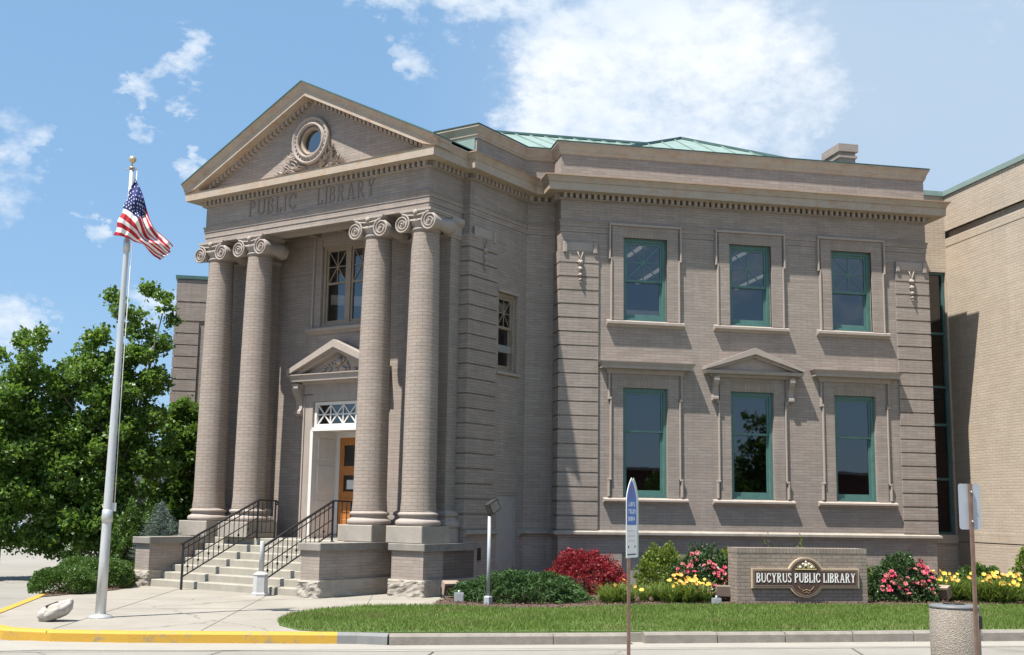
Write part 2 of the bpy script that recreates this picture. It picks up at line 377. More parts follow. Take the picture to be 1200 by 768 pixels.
# serif capitals as thin solid pieces -------------------------------------------------
def glyph(ch, t=.17, n=.07, sr=.07, sh=.05):
    P = []
    def rect(x0, x1, z0, z1): P.append([(x0, z0), (x1, z0), (x1, z1), (x0, z1)])
    def ser(x, w, z): rect(x-sr, x+w+sr, z, z+sh)
    def arc(cx, cz, rx, rz, a0, a1, th=t, tn=n, k=14):
        for i in range(k):
            A = [R(a0+(a1-a0)*j/k) for j in (i, i+1)]
            pts = []
            for a in A:
                w = tn+(th-tn)*abs(math.cos(a)); pts.append(((cx+rx*math.cos(a), cz+rz*math.sin(a)), (cx+(rx-w)*math.cos(a), cz+(rz-min(w, tn+.02))*math.sin(a))))
            P.append([pts[0][1], pts[0][0], pts[1][0], pts[1][1]])
    def dia(x0, z0, x1, z1, w): P.append([(x0-w/2, z0), (x0+w/2, z0), (x1+w/2, z1), (x1-w/2, z1)])
    x = sr
    if ch in 'BPRILU':
        rect(x, x+t, .29 if ch == 'U' else 0, 1); ser(x, t, 1-sh)
        if ch != 'U': ser(x, t, 0)
    w = x+t+sr
    if ch in 'BPR':
        rect(x+t, x+t+.13, 1-n, 1); rect(x+t, x+t+.13, .5 if ch == 'P' else .5, .5+n if ch != 'B' else .5+n)
        arc(x+t+.1, .75+n/4, .30, .25, -90, 90); w = x+t+.42
    if ch == 'B':
        rect(x+t, x+t+.13, 0, n); arc(x+t+.1, .27, .34, .27, -90, 90); w = x+t+.47
    if ch == 'R': dia(x+t+.16, .5, x+t+.40, 0, t); rect(x+t+.30, x+t+.56, 0, sh); w = x+t+.56
    if ch == 'L': rect(x+t, x+t+.36, 0, n); rect(x+t+.31, x+t+.36, 0, .27); w = x+t+.40
    if ch == 'U':
        arc(x+.33, .30, .33, .30, 180, 270, t, n+.03); arc(x+.33, .30, .33, .30, 270, 360, n, n+.03); rect(x+.66-n, x+.66, .29, 1); ser(x+.66-n, n, 1-sh); w = x+.66+sr
    if ch == 'C': arc(.40, .5, .38, .5, 42, 318, t, n, 22); rect(.64, .70, .66, .95); rect(.66, .71, .12, .30); w = .74
    if ch == 'S':
        arc(.30, .745, .25, .255, 30, 270, t*.9, n); arc(.30, .265, .27, .265, -210+60, 90, t*.9, n)
        rect(.49, .54, .72, .96); rect(.04, .09, .04, .28); w = .6
    if ch == 'Y':
        dia(.13, 1, .36, .45, t); dia(.64, 1, .40, .45, n); rect(.30, .30+t, 0, .48); ser(.30, t, 0); rect(.0, .29, 1-sh, 1); rect(.52, .77, 1-sh, 1); w = .77
    if ch == 'A':
        dia(.12, 0, .37, 1, n); dia(.66, 0, .40, 1, t); rect(.2, .58, .3, .3+n); rect(.0, .25, 0, sh); rect(.52, .82, 0, sh); w = .82
    return P, w
def text_mesh(mb, txt, F, s0, s1, z0, h, o0, o1, t=.17, n=.07, gap=.10, space=.42, sr=.07):
    x = 0; items = []
    for ch in txt:
        if ch == ' ': x += space; continue
        P, w = glyph(ch, t, n, sr); items.append((x, P)); x += w+gap
    x -= gap; k = (s1-s0)/x; i = 0
    for ox, P in items:
        for poly in P:
            i += 1
            mb.prism([(s0+(ox+a)*k, z0+b*h) for a, b in poly], o0, o1+.00012*(i % 9), F)

# ================================================================== GROUND
def ground():
    n = NB('street surface'); c = n.mix(n.ramp(n.noise(.5, 7, .65), .3, .7), (.205, .19, .165), (.265, .25, .222))
    c = n.mix(n.ramp(n.noise(14, 6, .7), .35, .75, 0, .4), c, (.17, .158, .14))
    vo = n.N.new('ShaderNodeTexVoronoi'); vo.feature = 'DISTANCE_TO_EDGE'; vo.inputs['Scale'].default_value = 0.16
    wv = n.N.new('ShaderNodeVectorMath'); wv.operation = 'MULTIPLY_ADD'; nn_ = n.N.new('ShaderNodeTexNoise'); nn_.inputs['Scale'].default_value = 1.6; nn_.inputs['Detail'].default_value = 8; n.L.new(n.tc.outputs['Object'], nn_.inputs['Vector'])
    n.L.new(nn_.outputs['Color'], wv.inputs[0]); wv.inputs[1].default_value = (.9, .9, .0); n.L.new(n.tc.outputs['Object'], wv.inputs[2]); n.L.new(wv.outputs[0], vo.inputs['Vector'])
    c = n.mix(n.ramp(vo.outputs['Distance'], .0, .006, .6, 0), c, (.07, .062, .05))
    c = n.mix(n.ramp(n.noise(1.1, 5, .55), .60, .74, 0, .38), c, (.13, .118, .10))
    c = n.mix(n.ramp(n.noise(160, 2, .5), .58, .75, 0, .35), c, (.12, .11, .095))
    n.col(c); n.rough(.95); n.bump(n.noise(80, 4), .004, .5)
    road = MB().slab([(-260, -140), (260, -140), (260, 320), (-260, 320)], -.6, -.13).build('street', n.m); tag(road, kind='structure')
    n = NB('pavement concrete'); c = n.mix(n.ramp(n.noise(.8, 7, .65), .35, .7), (.235, .213, .178), (.295, .268, .228))
    c = n.mix(n.ramp(n.noise(9, 7, .75), .5, .8, 0, .45), c, (.17, .15, .122))
    vo = n.N.new('ShaderNodeTexVoronoi'); vo.feature = 'DISTANCE_TO_EDGE'; vo.inputs['Scale'].default_value = 0.22
    wv = n.N.new('ShaderNodeVectorMath'); wv.operation = 'MULTIPLY_ADD'; nn_ = n.N.new('ShaderNodeTexNoise'); nn_.inputs['Scale'].default_value = 1.6; nn_.inputs['Detail'].default_value = 8; n.L.new(n.tc.outputs['Object'], nn_.inputs['Vector'])
    n.L.new(nn_.outputs['Color'], wv.inputs[0]); wv.inputs[1].default_value = (.9, .9, .0); n.L.new(n.tc.outputs['Object'], wv.inputs[2]); n.L.new(wv.outputs[0], vo.inputs['Vector'])
    c = n.mix(n.ramp(vo.outputs['Distance'], .0, .006, .6, 0), c, (.07, .062, .05))
    c = n.mix(n.ramp(n.noise(1.1, 5, .55), .60, .74, 0, .38), c, (.13, .118, .10))
    c = n.mix(n.ramp(n.noise(160, 2, .5), .58, .75, 0, .35), c, (.12, .11, .095))
    n.col(c); n.rough(.92); n.bump(n.noise(70, 4), .003, .5)
    M['concrete'] = n.m
    front = [(-9.55, -6.3), (-9.35, -6.95), (-9.05, -7.40), (-8.43, -7.70), (-7.48, -7.90), (-6.43, -8.0), (-4.88, -8.17), (-4.4, -8.2), (40, -8.5)]
    plaza = [(-9.72, 60), (-9.72, -5.2), ]+front+[(40, 60)]
    # inner sidewalk slab
    tag(MB().slab(plaza, -.4, 0).build('sidewalk', M['concrete']), kind='structure')
    # kerbs: real step up from the street
    def kerb(path, name, mat, w=.16, ztop=.012):
        prof = [(-w, -.3), (-w, ztop), (-.03, ztop), (0, ztop-.03), (.012, -.3)]
        MB.sweep
        return tag(MB().sweep([(o+.02, z) for o, z in prof], path).build(name, mat), kind='structure')
    yel = NB('yellow kerb paint'); c = yel.mix(yel.ramp(yel.noise(5, 8, .75), .565, .625, 0, .8), (.46, .265, .028), (.25, .2, .13)); yel.col(c); yel.rough(.75); yel.bump(yel.noise(30, 5), .006, .6)
    kst = stone_mat('kerb concrete', (.25, .222, .19), (.13, .115, .1), 6, .6, .95, bump=.01)
    kerb([(-9.72, -.9), (-9.72, -5.2)]+front[:7], 'yellow_kerb', yel.m)
    kerb([(-9.72, 45), (-9.72, -.91)], 'side_kerb', kst)
    kerb([front[6], (-4.62, -8.2), (-4.25, -8.36)], 'grey_kerb', stone_mat('grey kerb paint', (.20, .20, .195), None, 5, .4, .9))
    rr = random.Random(3); x = -4.23; segs = [2.2, 1.35, .0]
    xs = [-4.23, -2.1, -1.02]
    kerb([(-4.23, -8.38), (-2.1, -8.42)], 'kerb', kst); kerb([(-2.09, -8.43), (-1.05, -8.44)], 'kerb', kst)
    x = -.83
    for L in (1.03, .98, 1.0, .92, 1.05, 1.0, 1.0, 1.1, .95, 1, 1, 1, 1):
        kerb([(x, -8.36+rr.uniform(-.012, .012)), (x+L-.015, -8.36+rr.uniform(-.012, .012))], 'kerb', kst, ztop=.015+rr.uniform(-.006, .01)); x += L
    # sloping gutter strip
    tag(MB().slab([(-10, -8.95), (-8.4, -8.62), (-4.4, -9.0), (40, -9.2), (40, -8.4), (-4.4, -8.1), (-8.4, -7.6), (-10, -7.6)], -.2, -.122).build('gutter', stone_mat('gutter concrete', (.29, .27, .235), (.23, .21, .185), 1.5, .6, .95, streak=.1)), kind='structure')
    # pavement joints
    j = MB(); dk = plain_mat('joint filler', (.16, .145, .125), .95)
    def line(a, b, w=.018, z=.004):
        a, b = Vector(a), Vector(b); d = (b-a).normalized(); e = Vector((-d.y, d.x))*w/2
        j.add([(a+e).to_tuple()+(z,), (a-e).to_tuple()+(z,), (b-e).to_tuple()+(z,), (b+e).to_tuple()+(z,)], [(0, 1, 2, 3)])
    line((-9.5, -4.4), (-3.4, -4.15)); line((-9.6, -2.5), (-3.0, -2.3), .012)
    for x in (-8.5, -6.6, -4.7): line((x, -7.7 if x < -6 else -8.0), (x+1.2, 1.5), .014)
    tag(j.build('pavement_joints', dk, fixn=False), kind='structure')
    j2 = MB(); j = j2
    for x0, x1 in ((-6.9, -6.3), (-4.05, -3.75), (1.5, 1.8), (6, 6.3)): line((x0-1.2, -14), (x1, -8.9 if x1 < -4 else -9.05), .02, -.118)
    line((-12, -9.15), (-8.4, -8.8), .02, -.118); line((-8.4, -8.8), (30, -9.35), .02, -.118)
    tag(j2.build('street_joints', dk, fixn=False), kind='structure')
    # near pavement with its kerb, on the camera's side of the street
    near = MB().slab([(-60, -11.3), (40, -11.3), (40, -40), (-60, -40)], -.4, -.02); tag(near.build('near_sidewalk', M['concrete']), kind='structure')
ground()

def inside(poly, x, y):
    c = False; n = len(poly); j = n-1
    for i in range(n):
        xi, yi = poly[i]; xj, yj = poly[j]
        if (yi > y) != (yj > y) and x < (xj-xi)*(y-yi)/(yj-yi)+xi: c = not c
        j = i
    return c
LAWN = [(-4.85, -8.05), (-5.35, -7.75), (-5.6, -7.1), (-5.62, -6.4), (-5.42, -5.45), (-4.9, -4.5), (-4.2, -4.0), (-3.1, -3.9), (-2.4, -4.4), (-1.9, -4.6), (-1.1, -4.5), (-.3, -4.2), (1.2, -3.85), (9.9, -4.0), (9.9, -4.52), (24, -4.5), (24, -8.3), (-4.4, -8.15)]
BED = [(-3.1, -3.9), (-2.85, -2.9), (-2.55, -2.0), (-2.0, -1.1), (-.7, .5), (0, .5), (0, 0), (8.52, 0), (8.52, 1.4), (9.9, 1.4), (9.9, -4.0), (1.2, -3.85), (-.3, -4.2), (-1.1, -4.5), (-1.9, -4.6), (-2.4, -4.4)]
BED2 = [(-9.6, -2.0), (-9.0, -.9), (-8.6, -.2), (-8.35, .7), (-8.45, 1.6), (-8.6, 3.0), (-9.0, 6), (-9.5, 12), (-9.55, 12)]
def quads(name, verts, mat, kind=None, parent=None, loc=(0, 0, 0), tri=False):
    k = 3 if tri else 4; me = bpy.data.meshes.new(name); v = np.asarray(verts, np.float32).reshape(-1, 3)-np.array(loc, np.float32)
    nv = len(v); nf = nv//k; me.vertices.add(nv); me.vertices.foreach_set('co', v.ravel()); me.loops.add(nv)
    me.loops.foreach_set('vertex_index', np.arange(nv, dtype=np.int32)); me.polygons.add(nf)
    me.polygons.foreach_set('loop_start', np.arange(0, nv, k, dtype=np.int32)); me.polygons.foreach_set('loop_total', np.full(nf, k, np.int32))
    me.update(calc_edges=True); me.materials.append(mat); o = bpy.data.objects.new(name, me); COL.objects.link(o)
    if parent: o.parent = parent
    else: o.location = loc
    if kind: o['kind'] = kind
    return o
rng = np.random.default_rng(5)
def lawn():
    n = NB('lawn soil'); n.col(n.mix(n.ramp(n.noise(2.5, 6), .3, .7), (.055, .10, .02), (.10, .15, .04))); n.rough(1)
    tag(MB().slab(LAWN, -.1, .02).build('lawn', n.m), kind='structure')
    n = NB('mulch soil'); n.col(n.mix(n.ramp(n.noise(20, 6, .7), .3, .7), (.05, .032, .024), (.13, .085, .065))); n.rough(1); n.bump(n.noise(40, 4), .02, .8)
    tag(MB().slab(BED, -.1, .012).build('mulch_bed', n.m), kind='structure')
    tag(MB().slab(BED2, -.1, .012).build('hedge_bed', n.m), kind='structure')
    # grass blades
    P = []
    while len(P) < 120000:
        xs = rng.uniform(-5.7, 11, 40000); ys = rng.uniform(-8.3, -3.8, 40000)
        for x, y in zip(xs, ys):
            if inside(LAWN, x, y): P.append((x, y))
            if len(P) >= 120000: break
    P = np.array(P); n_ = len(P); a = rng.uniform(0, 2*np.pi, n_); h = rng.uniform(.025, .065, n_)*(.8+.5*np.sin(P[:, 0]*1.7)*np.sin(P[:, 1]*2.3)*.5+.2)
    w = rng.uniform(.004, .008, n_); le = rng.normal(0, .02, (n_, 2)); z0 = np.full(n_, .018)
    d = np.stack([np.cos(a)*w, np.sin(a)*w], 1)
    A = np.column_stack([P-d, z0]); B = np.column_stack([P+d, z0]); C = np.column_stack([P+le, z0+h])
    gm = leaf_mat('grass blades', (.066, .125, .018), (.17, .24, .05), .3, .6)
    nt = gm.node_tree; gb = nt.nodes['Principled BSDF']; src = gb.inputs['Base Color'].links[0].from_socket
    gn = nt.nodes.new('ShaderNodeTexNoise'); gn.inputs['Scale'].default_value = 1.1; gn.inputs['Detail'].default_value = 6; gt = nt.nodes.new('ShaderNodeTexCoord'); nt.links.new(gt.outputs['Object'], gn.inputs['Vector'])
    gr = nt.nodes.new('ShaderNodeMapRange'); gr.inputs[1].default_value = .52; gr.inputs[2].default_value = .72; gr.inputs[4].default_value = .75; nt.links.new(gn.outputs[0], gr.inputs[0])
    gx = nt.nodes.new('ShaderNodeMix'); gx.data_type = 'RGBA'; nt.links.new(gr.outputs[0], gx.inputs[0]); nt.links.new(src, gx.inputs[6]); gx.inputs[7].default_value = (.20, .185, .075, 1); nt.links.new(gx.outputs[2], gb.inputs['Base Color'])
    o = quads('grass', np.stack([A, B, C], 1), gm, 'stuff', tri=True)
    o['label'] = 'mown green lawn grass'
    # bark chips
    P = []
    while len(P) < 16000:
        x, y = rng.uniform(-3.2, 9.9), rng.uniform(-4.7, 0)
        if inside(BED, x, y): P.append((x, y, .02+rng.uniform(0, .03)))
    for _ in range(3500):
        x, y = rng.uniform(-9.7, -8.3), rng.uniform(-2, 2.5)
        if inside(BED2, x, y): P.append((x, y, .02+rng.uniform(0, .03)))
    V = leafverts(np.array(P), .035, .5, flat=.6)
    quads('bark_mulch', V, leaf_mat('bark chips', (.045, .028, .02), (.20, .13, .095), 0, .9, .1), 'stuff')['label'] = 'brown bark mulch'
def leafverts(P, size, asp=.6, flat=0., up=None, r=rng):
    n = len(P); d = r.normal(size=(n, 3)); d[:, 2] *= (1-flat)
    if up is not None: d = d*.7+up
    d /= np.linalg.norm(d, axis=1, keepdims=True)
    e = r.normal(size=(n, 3)); e[:, 2] *= (1-flat); e -= d*(e*d).sum(1, keepdims=True); e /= np.linalg.norm(e, axis=1, keepdims=True)
    s = (size*r.uniform(.6, 1.35, n))[:, None]
    return np.stack([P-d*s*.5, P+e*s*asp*.5-d*s*.05, P+d*s*.5, P-e*s*asp*.5-d*s*.05], 1)
lawn()

# ================================================================== LIBRARY
UC = -4.12
def mu(u): return 2*UC-u
LIB = thing('library_building', (0, 0, 0), 'old grey brown brick library with four-column corner portico, pediment and green copper roof', 'building')
qa = lambda u, v: q(u, v).xy
BLK = (-.631, .5); mB = (mu(-.8), .0926)
PATH = [qa(mu(6.025+4), -6.025-4), qa(mu(0), 0), qa(mu(-.3536), -.3536), qa(*mB), qa(mu(-.8), 2.2), qa(mu(-.97), 2.2), qa(mu(-.97), 3.33),
        qa(-.97, 3.33), qa(-.97, 2.2), qa(-.8, 2.2), Vector(BLK), Vector((0, .5)), Vector((0, 0)), Vector((8.52, 0)), Vector((8.52, 14))]
LC = PATH[1]                                   # left corner, mirrored
PATH[0] = Vector((LC.x, 14.0))
def FL(s, o, z): return (LC.x-o, LC.y+s, z)       # left facade
def FB(s, o, z): return FP(-.8+o, -s, z)          # right side of portico block, s grows away from the street
def FB2(s, o, z): return FP(mu(-.8)-o, -s, z)
WIN = dict(up=((1.38, 2.36), (3.785, 4.76), (6.18, 7.155)), uz=(5.64, 7.44), lz=(1.90, 4.20))
WT = 7.50
def walls():
    holes = [(a, b, *WIN['uz']) for a, b in WIN['up']]+[(a, b, *WIN['lz']) for a, b in WIN['up']]+[(1.36, 2.0, .0, .77)]
    m = MB()
    m.wall(FA, 0, 8.52, 0, WT, holes)
    m.wall(FL, 0, 14-LC.y, 0, WT, [holes[0], holes[3]])
    m.wall(frame((8.52, 0), (0, 1), (1, 0)), 0, 14, 0, WT)
    m.wall(frame((0, .5), (0, -1), (-1, 0)), 0, .5, 0, WT)
    m.wall(frame(BLK, (1, 0), (0, -1)), 0, -BLK[0], 0, WT)
    m.wall(FB, -2.2, -.0926, 0, WT, [(-1.12, -.42, 4.42, 6.08), (-1.08, -.36, 0, 1.95)])
    m.wall(frame(qa(-1.02, 2.2), (1/S2, -1/S2), (-1/S2, -1/S2)), 0, .22, 0, WT)
    m.wall(FB2, -2.2, -.0926, 0, WT, [(-1.12, -.42, 4.42, 6.08)])
    m.wall(frame(qa(mu(-.8), 2.2), (1/S2, -1/S2), (-1/S2, -1/S2)), 0, .22, 0, WT)
    for a, b in ((mB, (mu(-.3536), -.3536)), ((mu(-.3536), -.3536), (mu(0), 0))):
        A, B = qa(*a), qa(*b); d = (B-A).normalized(); d2 = (d.x, d.y); nrm = (d.y, -d.x)
        # outward side is on the left here (path runs inward), flip
        nrm = (-nrm[0], -nrm[1]); m.wall(frame(A, d2, nrm), 0, (B-A).length, 0, WT)
    # entrance wall
    def FE(s, o, z): return FP(s, 2.1+o, z)
    m.wall(FE, mu(-2.05), -2.05, .9, 7.6, [(UC-.78, UC+.78, .94, 3.84), (UC-.72, UC+.72, 5.50, 7.28)], .3)
    m.box(8.52-14, 8.5, 13.7, 14, 0, 8.4)
    m.build('wall', M['brick'], LIB)
    # antas behind the outer columns
    base = [(-.05, .96), (.10, .96), (.10, 1.24), (.13, 1.26), (.14, 1.31), (.125, 1.37), (.07, 1.40), (.06, 1.45), (.085, 1.48), (.085, 1.52), (.03, 1.57), (-.05, 1.57)]
    cap = [(-.05, 6.96), (.02, 6.96), (.03, 7.0), (.06, 7.02), (.03, 7.10), (.04, 7.2), (.10, 7.27), (.10, 7.37), (-.05, 7.37)]
    for u0, u1, pth in ((-2.12, -1.0, [qa(-2.12, 2.12), qa(-2.12, 2.55), qa(-1.0, 2.55), qa(-1.0, 2.22)]), (mu(-1.0), mu(-2.12), [qa(mu(-1.0), 2.22), qa(mu(-1.0), 2.55), qa(mu(-2.12), 2.55), qa(mu(-2.12), 2.12)])):
        a = MB().box(u0, u1, 1.7, 2.55, .9, 7.56, FP).build('anta', M['brick'], LIB)
        MB().sweep(base, pth).build('anta_base', M['stone'], a); MB().sweep(cap, pth).build('anta_capital', M['stone'], a)
    # storey floors and back, dark rooms behind the glass
    poly = [tuple(p) for p in ((LC.x+.1, 13.6), (LC.x+.1, LC.y+.1), qa(mu(-.9), -.3), qa(mu(-.9), 1.95), qa(mu(-2), 1.95), qa(-2, 1.95), qa(-.9, 1.95), qa(-.9, -.1), (.1, .6), (.1, .1), (8.42, .1), (8.42, 13.6))]
    f = MB()
    for z0, z1 in ((.3, .9), (4.85, 5.0), (8.3, 8.42)): f.slab(poly, z0, z1)
    f.build('floor', M['interior'], LIB)
    # ceiling strip lights of the upper floor, seen lit through the glass
    for i, (x, y) in enumerate(((2.9, 2.2), (5.6, 2.2), (8.0, 3.6), (4.2, 5.6), (7.2, 5.6), (1.4, 5.6))):
        if x+.07 < 8.4: MB().box(x-.04, x+.04, y, y+2.4, 8.06, 8.12).build('strip_light', M['tube'], LIB)
walls()

def mould():
    # architrave, frieze and corona run all round
    prof = [(-.3, 7.503), (0, 7.503), (.014, 7.503), (.014, 7.62), (.028, 7.62), (.028, 7.71), (.046, 7.715), (.046, 7.745), (.004, 7.76),
            (.004, 8.19), (.05, 8.195), (.075, 8.215), (.075, 8.226), (.006, 8.227), (.006, 8.328), (.12, 8.335), (.33, 8.335), (.33, 8.475), (.345, 8.48), (-.3, 8.49)]
    MB().sweep(prof, PATH).build('entablature', M['brick'], LIB)
    MB().sweep([(-.3, 7.38), (0, 7.38), (0, 7.502), (-.3, 7.502)], [qa(mu(-.97), 2.25)]+PATH[6:8]+[qa(-.97, 2.25)]).build('architrave', M['brick'], LIB)
    corona = [(.10, 8.33), (.10, 8.322), (.34, 8.322), (.34, 8.335), (.345, 8.475), (.36, 8.49), (-.2, 8.495), (-.2, 8.33)]
    MB().sweep(corona, PATH).build('corona', M['trim'], LIB)
    up = [(-.2, 8.497), (.35, 8.497), (.355, 8.515), (.37, 8.55), (.405, 8.60), (.42, 8.61), (.42, 8.635), (-.2, 8.66)]
    c = MB(); fr = .355
    c.sweep(up, PATH[8:]); c.sweep(up, PATH[:6])
    up2 = [(max(o, .0), z) for o, z in up]
    c.sweep(up2, [qa(-.97, 3.60), qa(-.97, 2.15)]); c.sweep(up2, [qa(mu(-.97), 2.15), qa(mu(-.97), 3.60)])
    c.build('cornice', M['trim'], LIB)
    re_ = [(.30, 8.634), (.425, 8.612), (.430, 8.618), (.430, 8.640), (.30, 8.655)]
    e = MB(); e.sweep(re_, PATH[8:]); e.sweep(re_, PATH[:6]); e.build('rusty_gutter_edge', stone_mat('rusty metal edge', (.33, .25, .18), (.24, .115, .05), 1.3, .85, .8, streak=.2), LIB)
    d = MB()
    for a, b in zip(PATH, PATH[1:]):
        L = (b-a).length; dr = (b-a)/L; nr = Vector((dr.y, -dr.x)); F = frame(a, dr, nr)
        n = max(1, int(L/.132)); e = L/n
        for i in range(n):
            s = (i+.5)*e; d.box(s-.034, s+.034, .0, .118, 8.222, 8.326, F)
    d.build('dentils', M['stone'], LIB)['kind'] = 'stuff'
    # beams over the columns and porch ceiling
    b = MB(); b.box(mu(-.975), -.975, 2.79, 3.1, 7.383, 8.2, FP)
    for u0, u1 in ((-1.5, -1.0), (mu(-1.0), mu(-1.5))): b.box(u0, u1, 2.3, 2.85, 7.386, 8.2, FP)
    b.build('porch_beam', M['stone'], LIB)
    c = MB(); c.box(mu(-1.4), -1.4, 2.05, 2.85, 7.60, 7.7, FP)
    for k in range(7):
        u = mu(-1.5)+k*(2*(-1.5-UC))/6; c.box(u-.06, u+.06, 2.1, 2.82, 7.50, 7.605, FP)
    c.build('porch_ceiling', M['cream'], LIB)
    # watertable
    wt = [(-.02, 1.06), (.02, 1.075), (.03, 1.10), (.085, 1.125), (.095, 1.14), (.095, 1.185), (0.004, 1.225), (-.02, 1.225)]
    for pth in ([qa(-.8, 2.19), qa(-.8, 1.15)], [qa(-.8, .29)]+PATH[10:], PATH[:5]): MB().sweep(wt, pth).build('water_table', M['limestone'], LIB)
    # attic parapet
    AT = [Vector((LC.x, 14)), LC, qa(mu(-.45), -.45), qa(mu(-.92), .02), qa(mu(-.92), 1.85), qa(-.92, 1.85), qa(-.92, .0424), Vector((-.0, .62)), Vector((0, 0)), Vector((8.52, 0)), Vector((8.52, 14))]
    AT[6] = Vector((-.681, .62))
    ap = [(-.28, 8.55), (0.006, 8.55), (.006, 9.2), (-.28, 9.2)]
    MB().sweep(ap, AT).build('attic_wall', M['brick'], LIB)
    cp = [(-.3, 9.2), (.03, 9.2), (.035, 9.235), (.05, 9.25), (.055, 9.30), (.10, 9.40), (.115, 9.41), (.115, 9.455), (-.3, 9.48)]
    MB().sweep(cp, AT).build('attic_cornice', M['trim'], LIB)
    MB().sweep([(-.3, 9.482), (.13, 9.462), (.13, 9.474), (-.3, 9.495)], AT).build('attic_flashing', M['copperdark'], LIB)
    g = MB(); g.box(mu(-.96), -.96, 1.86, 1.875, 8.62, 9.2, FP); g.build('copper_cladding', M['copper'], LIB)
mould()

def pediment():
    sl = .49; ua, za = UC, 10.05
    ty = MB(); h = -.95-UC
    # tympanum with a round hole: ring of polygons between the circle and the triangle
    cz, cr = 9.24, .33
    tri = [(UC-h, 8.49), (UC+h, 8.49), (UC, 10.08)]
    n = 48; outer = []; 
    def hit(a):
        d = (math.cos(a), math.sin(a)); best = 9e9
        for i in range(3):
            p, r_ = tri[i], tri[(i+1) % 3]; e = (r_[0]-p[0], r_[1]-p[1]); den = d[0]*e[1]-d[1]*e[0]
            if abs(den) < 1e-9: continue
            w = (p[0]-UC, p[1]-cz); t = (w[0]*e[1]-w[1]*e[0])/den; s_ = (w[0]*d[1]-w[1]*d[0])/den
            if t > 0 and -1e-6 <= s_ <= 1+1e-6: best = min(best, t)
        return (UC+d[0]*best, cz+d[1]*best)
    ang = sorted([2*math.pi*i/n for i in range(n)]+[math.atan2(p[1]-cz, p[0]-UC) % (2*math.pi) for p in tri])
    for i, a in enumerate(ang):
        b = ang[(i+1) % len(ang)]; A, B = hit(a), hit(b)
        C = (UC+cr*math.cos(b), cz+cr*math.sin(b)); D = (UC+cr*math.cos(a), cz+cr*math.sin(a))
        ty.add([FP(x, 3.33, z) for x, z in (D, A, B, C)], [(0, 1, 2, 3)])
        ty.add([FP(D[0], 3.33, D[1]), FP(C[0], 3.33, C[1]), FP(C[0], 3.1, C[1]), FP(D[0], 3.1, D[1])], [(0, 1, 2, 3)])
    ty.prism([(UC-h, 8.49), (UC+h, 8.49), (UC, 10.08)], 2.8, 3.0, FP)
    ty.build('tympanum', M['brick'], LIB)
    # raking cornice
    prof = [(-.15, 0), (.006, 0), (.006, .09), (.11, .10), (.33, .10), (.33, .235), (.35, .25), (.36, .29), (.41, .345), (.425, .355), (.425, .385), (-.15, .40)]
    rk = MB(); tin = MB(); den = MB()
    for sg in (-1, 1):
        us = [0, h, h+.33+.42-.36]; us = [0, h+.02, 3.55]
        secs = []
        for k, du in enumerate(us):
            z0 = za-sl*du
            secs.append([(FP(UC+sg*du, 3.33+o, max(z0+z, 8.4955))) for o, z in prof])
        P = len(prof); vs = [v for s_ in secs for v in s_]
        fs = [(k*P+i, k*P+(i+1) % P, (k+1)*P+(i+1) % P, (k+1)*P+i) for k in range(2) for i in range(P)]+[tuple(range(P)), tuple(2*P+i for i in range(P))]
        rk.add(vs, fs)
        tp = [(3.33+.44, .387), (3.33+.44, .41), (-.6, .41), (-.6, .387)]
        vs = [FP(UC+sg*du, v, za-sl*du+z) for du in (0, 3.56) for v, z in tp]
        tin.add(vs, [(0, 1, 2, 3), (4, 5, 6, 7)]+[(i, (i+1) % 4, 4+(i+1) % 4, 4+i) for i in range(4)])
        nd = 26
        for i in range(nd):
            du = .10+i*(h-.22)/nd; z0 = za-sl*du; w = .07
            vs = [FP(UC+sg*(du+a), 3.33+o, z0-sl*a+z) for z in (.012, .094) for o in (.0, .115) for a in (0, w)]
            den.add(vs, [(0, 2, 3, 1), (4, 5, 7, 6), (0, 1, 5, 4), (1, 3, 7, 5), (3, 2, 6, 7), (2, 0, 4, 6)])
    rk.build('raking_cornice', M['trim'], LIB); tin.build('portico_roof', M['copperdark'], LIB); den.build('raking_dentils', M['stone'], LIB)['kind'] = 'stuff'
    # oculus: ring, inner frame, glass
    C = FP(UC, 3.33, cz); ax = FP(0, 1, 0)
    def ring(mb, pr, n=48):
        vs = [FP(UC+r_*math.cos(2*math.pi*i/n), 3.33+t, cz+r_*math.sin(2*math.pi*i/n)) for r_, t in pr for i in range(n)]; P = len(pr)
        mb.add(vs, [(k*n+i, k*n+(i+1) % n, ((k+1) % P)*n+(i+1) % n, ((k+1) % P)*n+i) for k in range(P) for i in range(n)], True)
    oc = MB(); ring(oc, [(.335, 0), (.335, .10), (.36, .13), (.385, .11), (.40, .075), (.455, .075), (.47, .12), (.50, .12), (.515, .08), (.515, 0)]); oc.build('oculus_surround', M['stone'], LIB)
    e = MB(); 
    for i in range(28):
        a = 2*math.pi*(i+.5)/28; e.lathe_axis([(.0, 0), (.02, .0), (.018, .02), (.0, .03)], FP(UC+.427*math.cos(a), 3.33+.073, cz+.427*math.sin(a)), ax, n=6)
    e.build('bead_ring', M['stone'], LIB)['kind'] = 'stuff'
    w = MB(); ring(w, [(.25, -.12), (.25, .02), (.27, .05), (.33, .04), (.33, -.12)]); wf = w.build('oculus_window', M['cream'], LIB)
    g = MB(); g.add([FP(UC+.26*math.cos(2*math.pi*i/40), 3.33-.06, cz+.26*math.sin(2*math.pi*i/40)) for i in range(40)], [tuple(range(40))]); g.build('pane', M['glassblue'], wf)
    # carved leaf sprays either side, under the ring
    lv = MB(); r_ = random.Random(4)
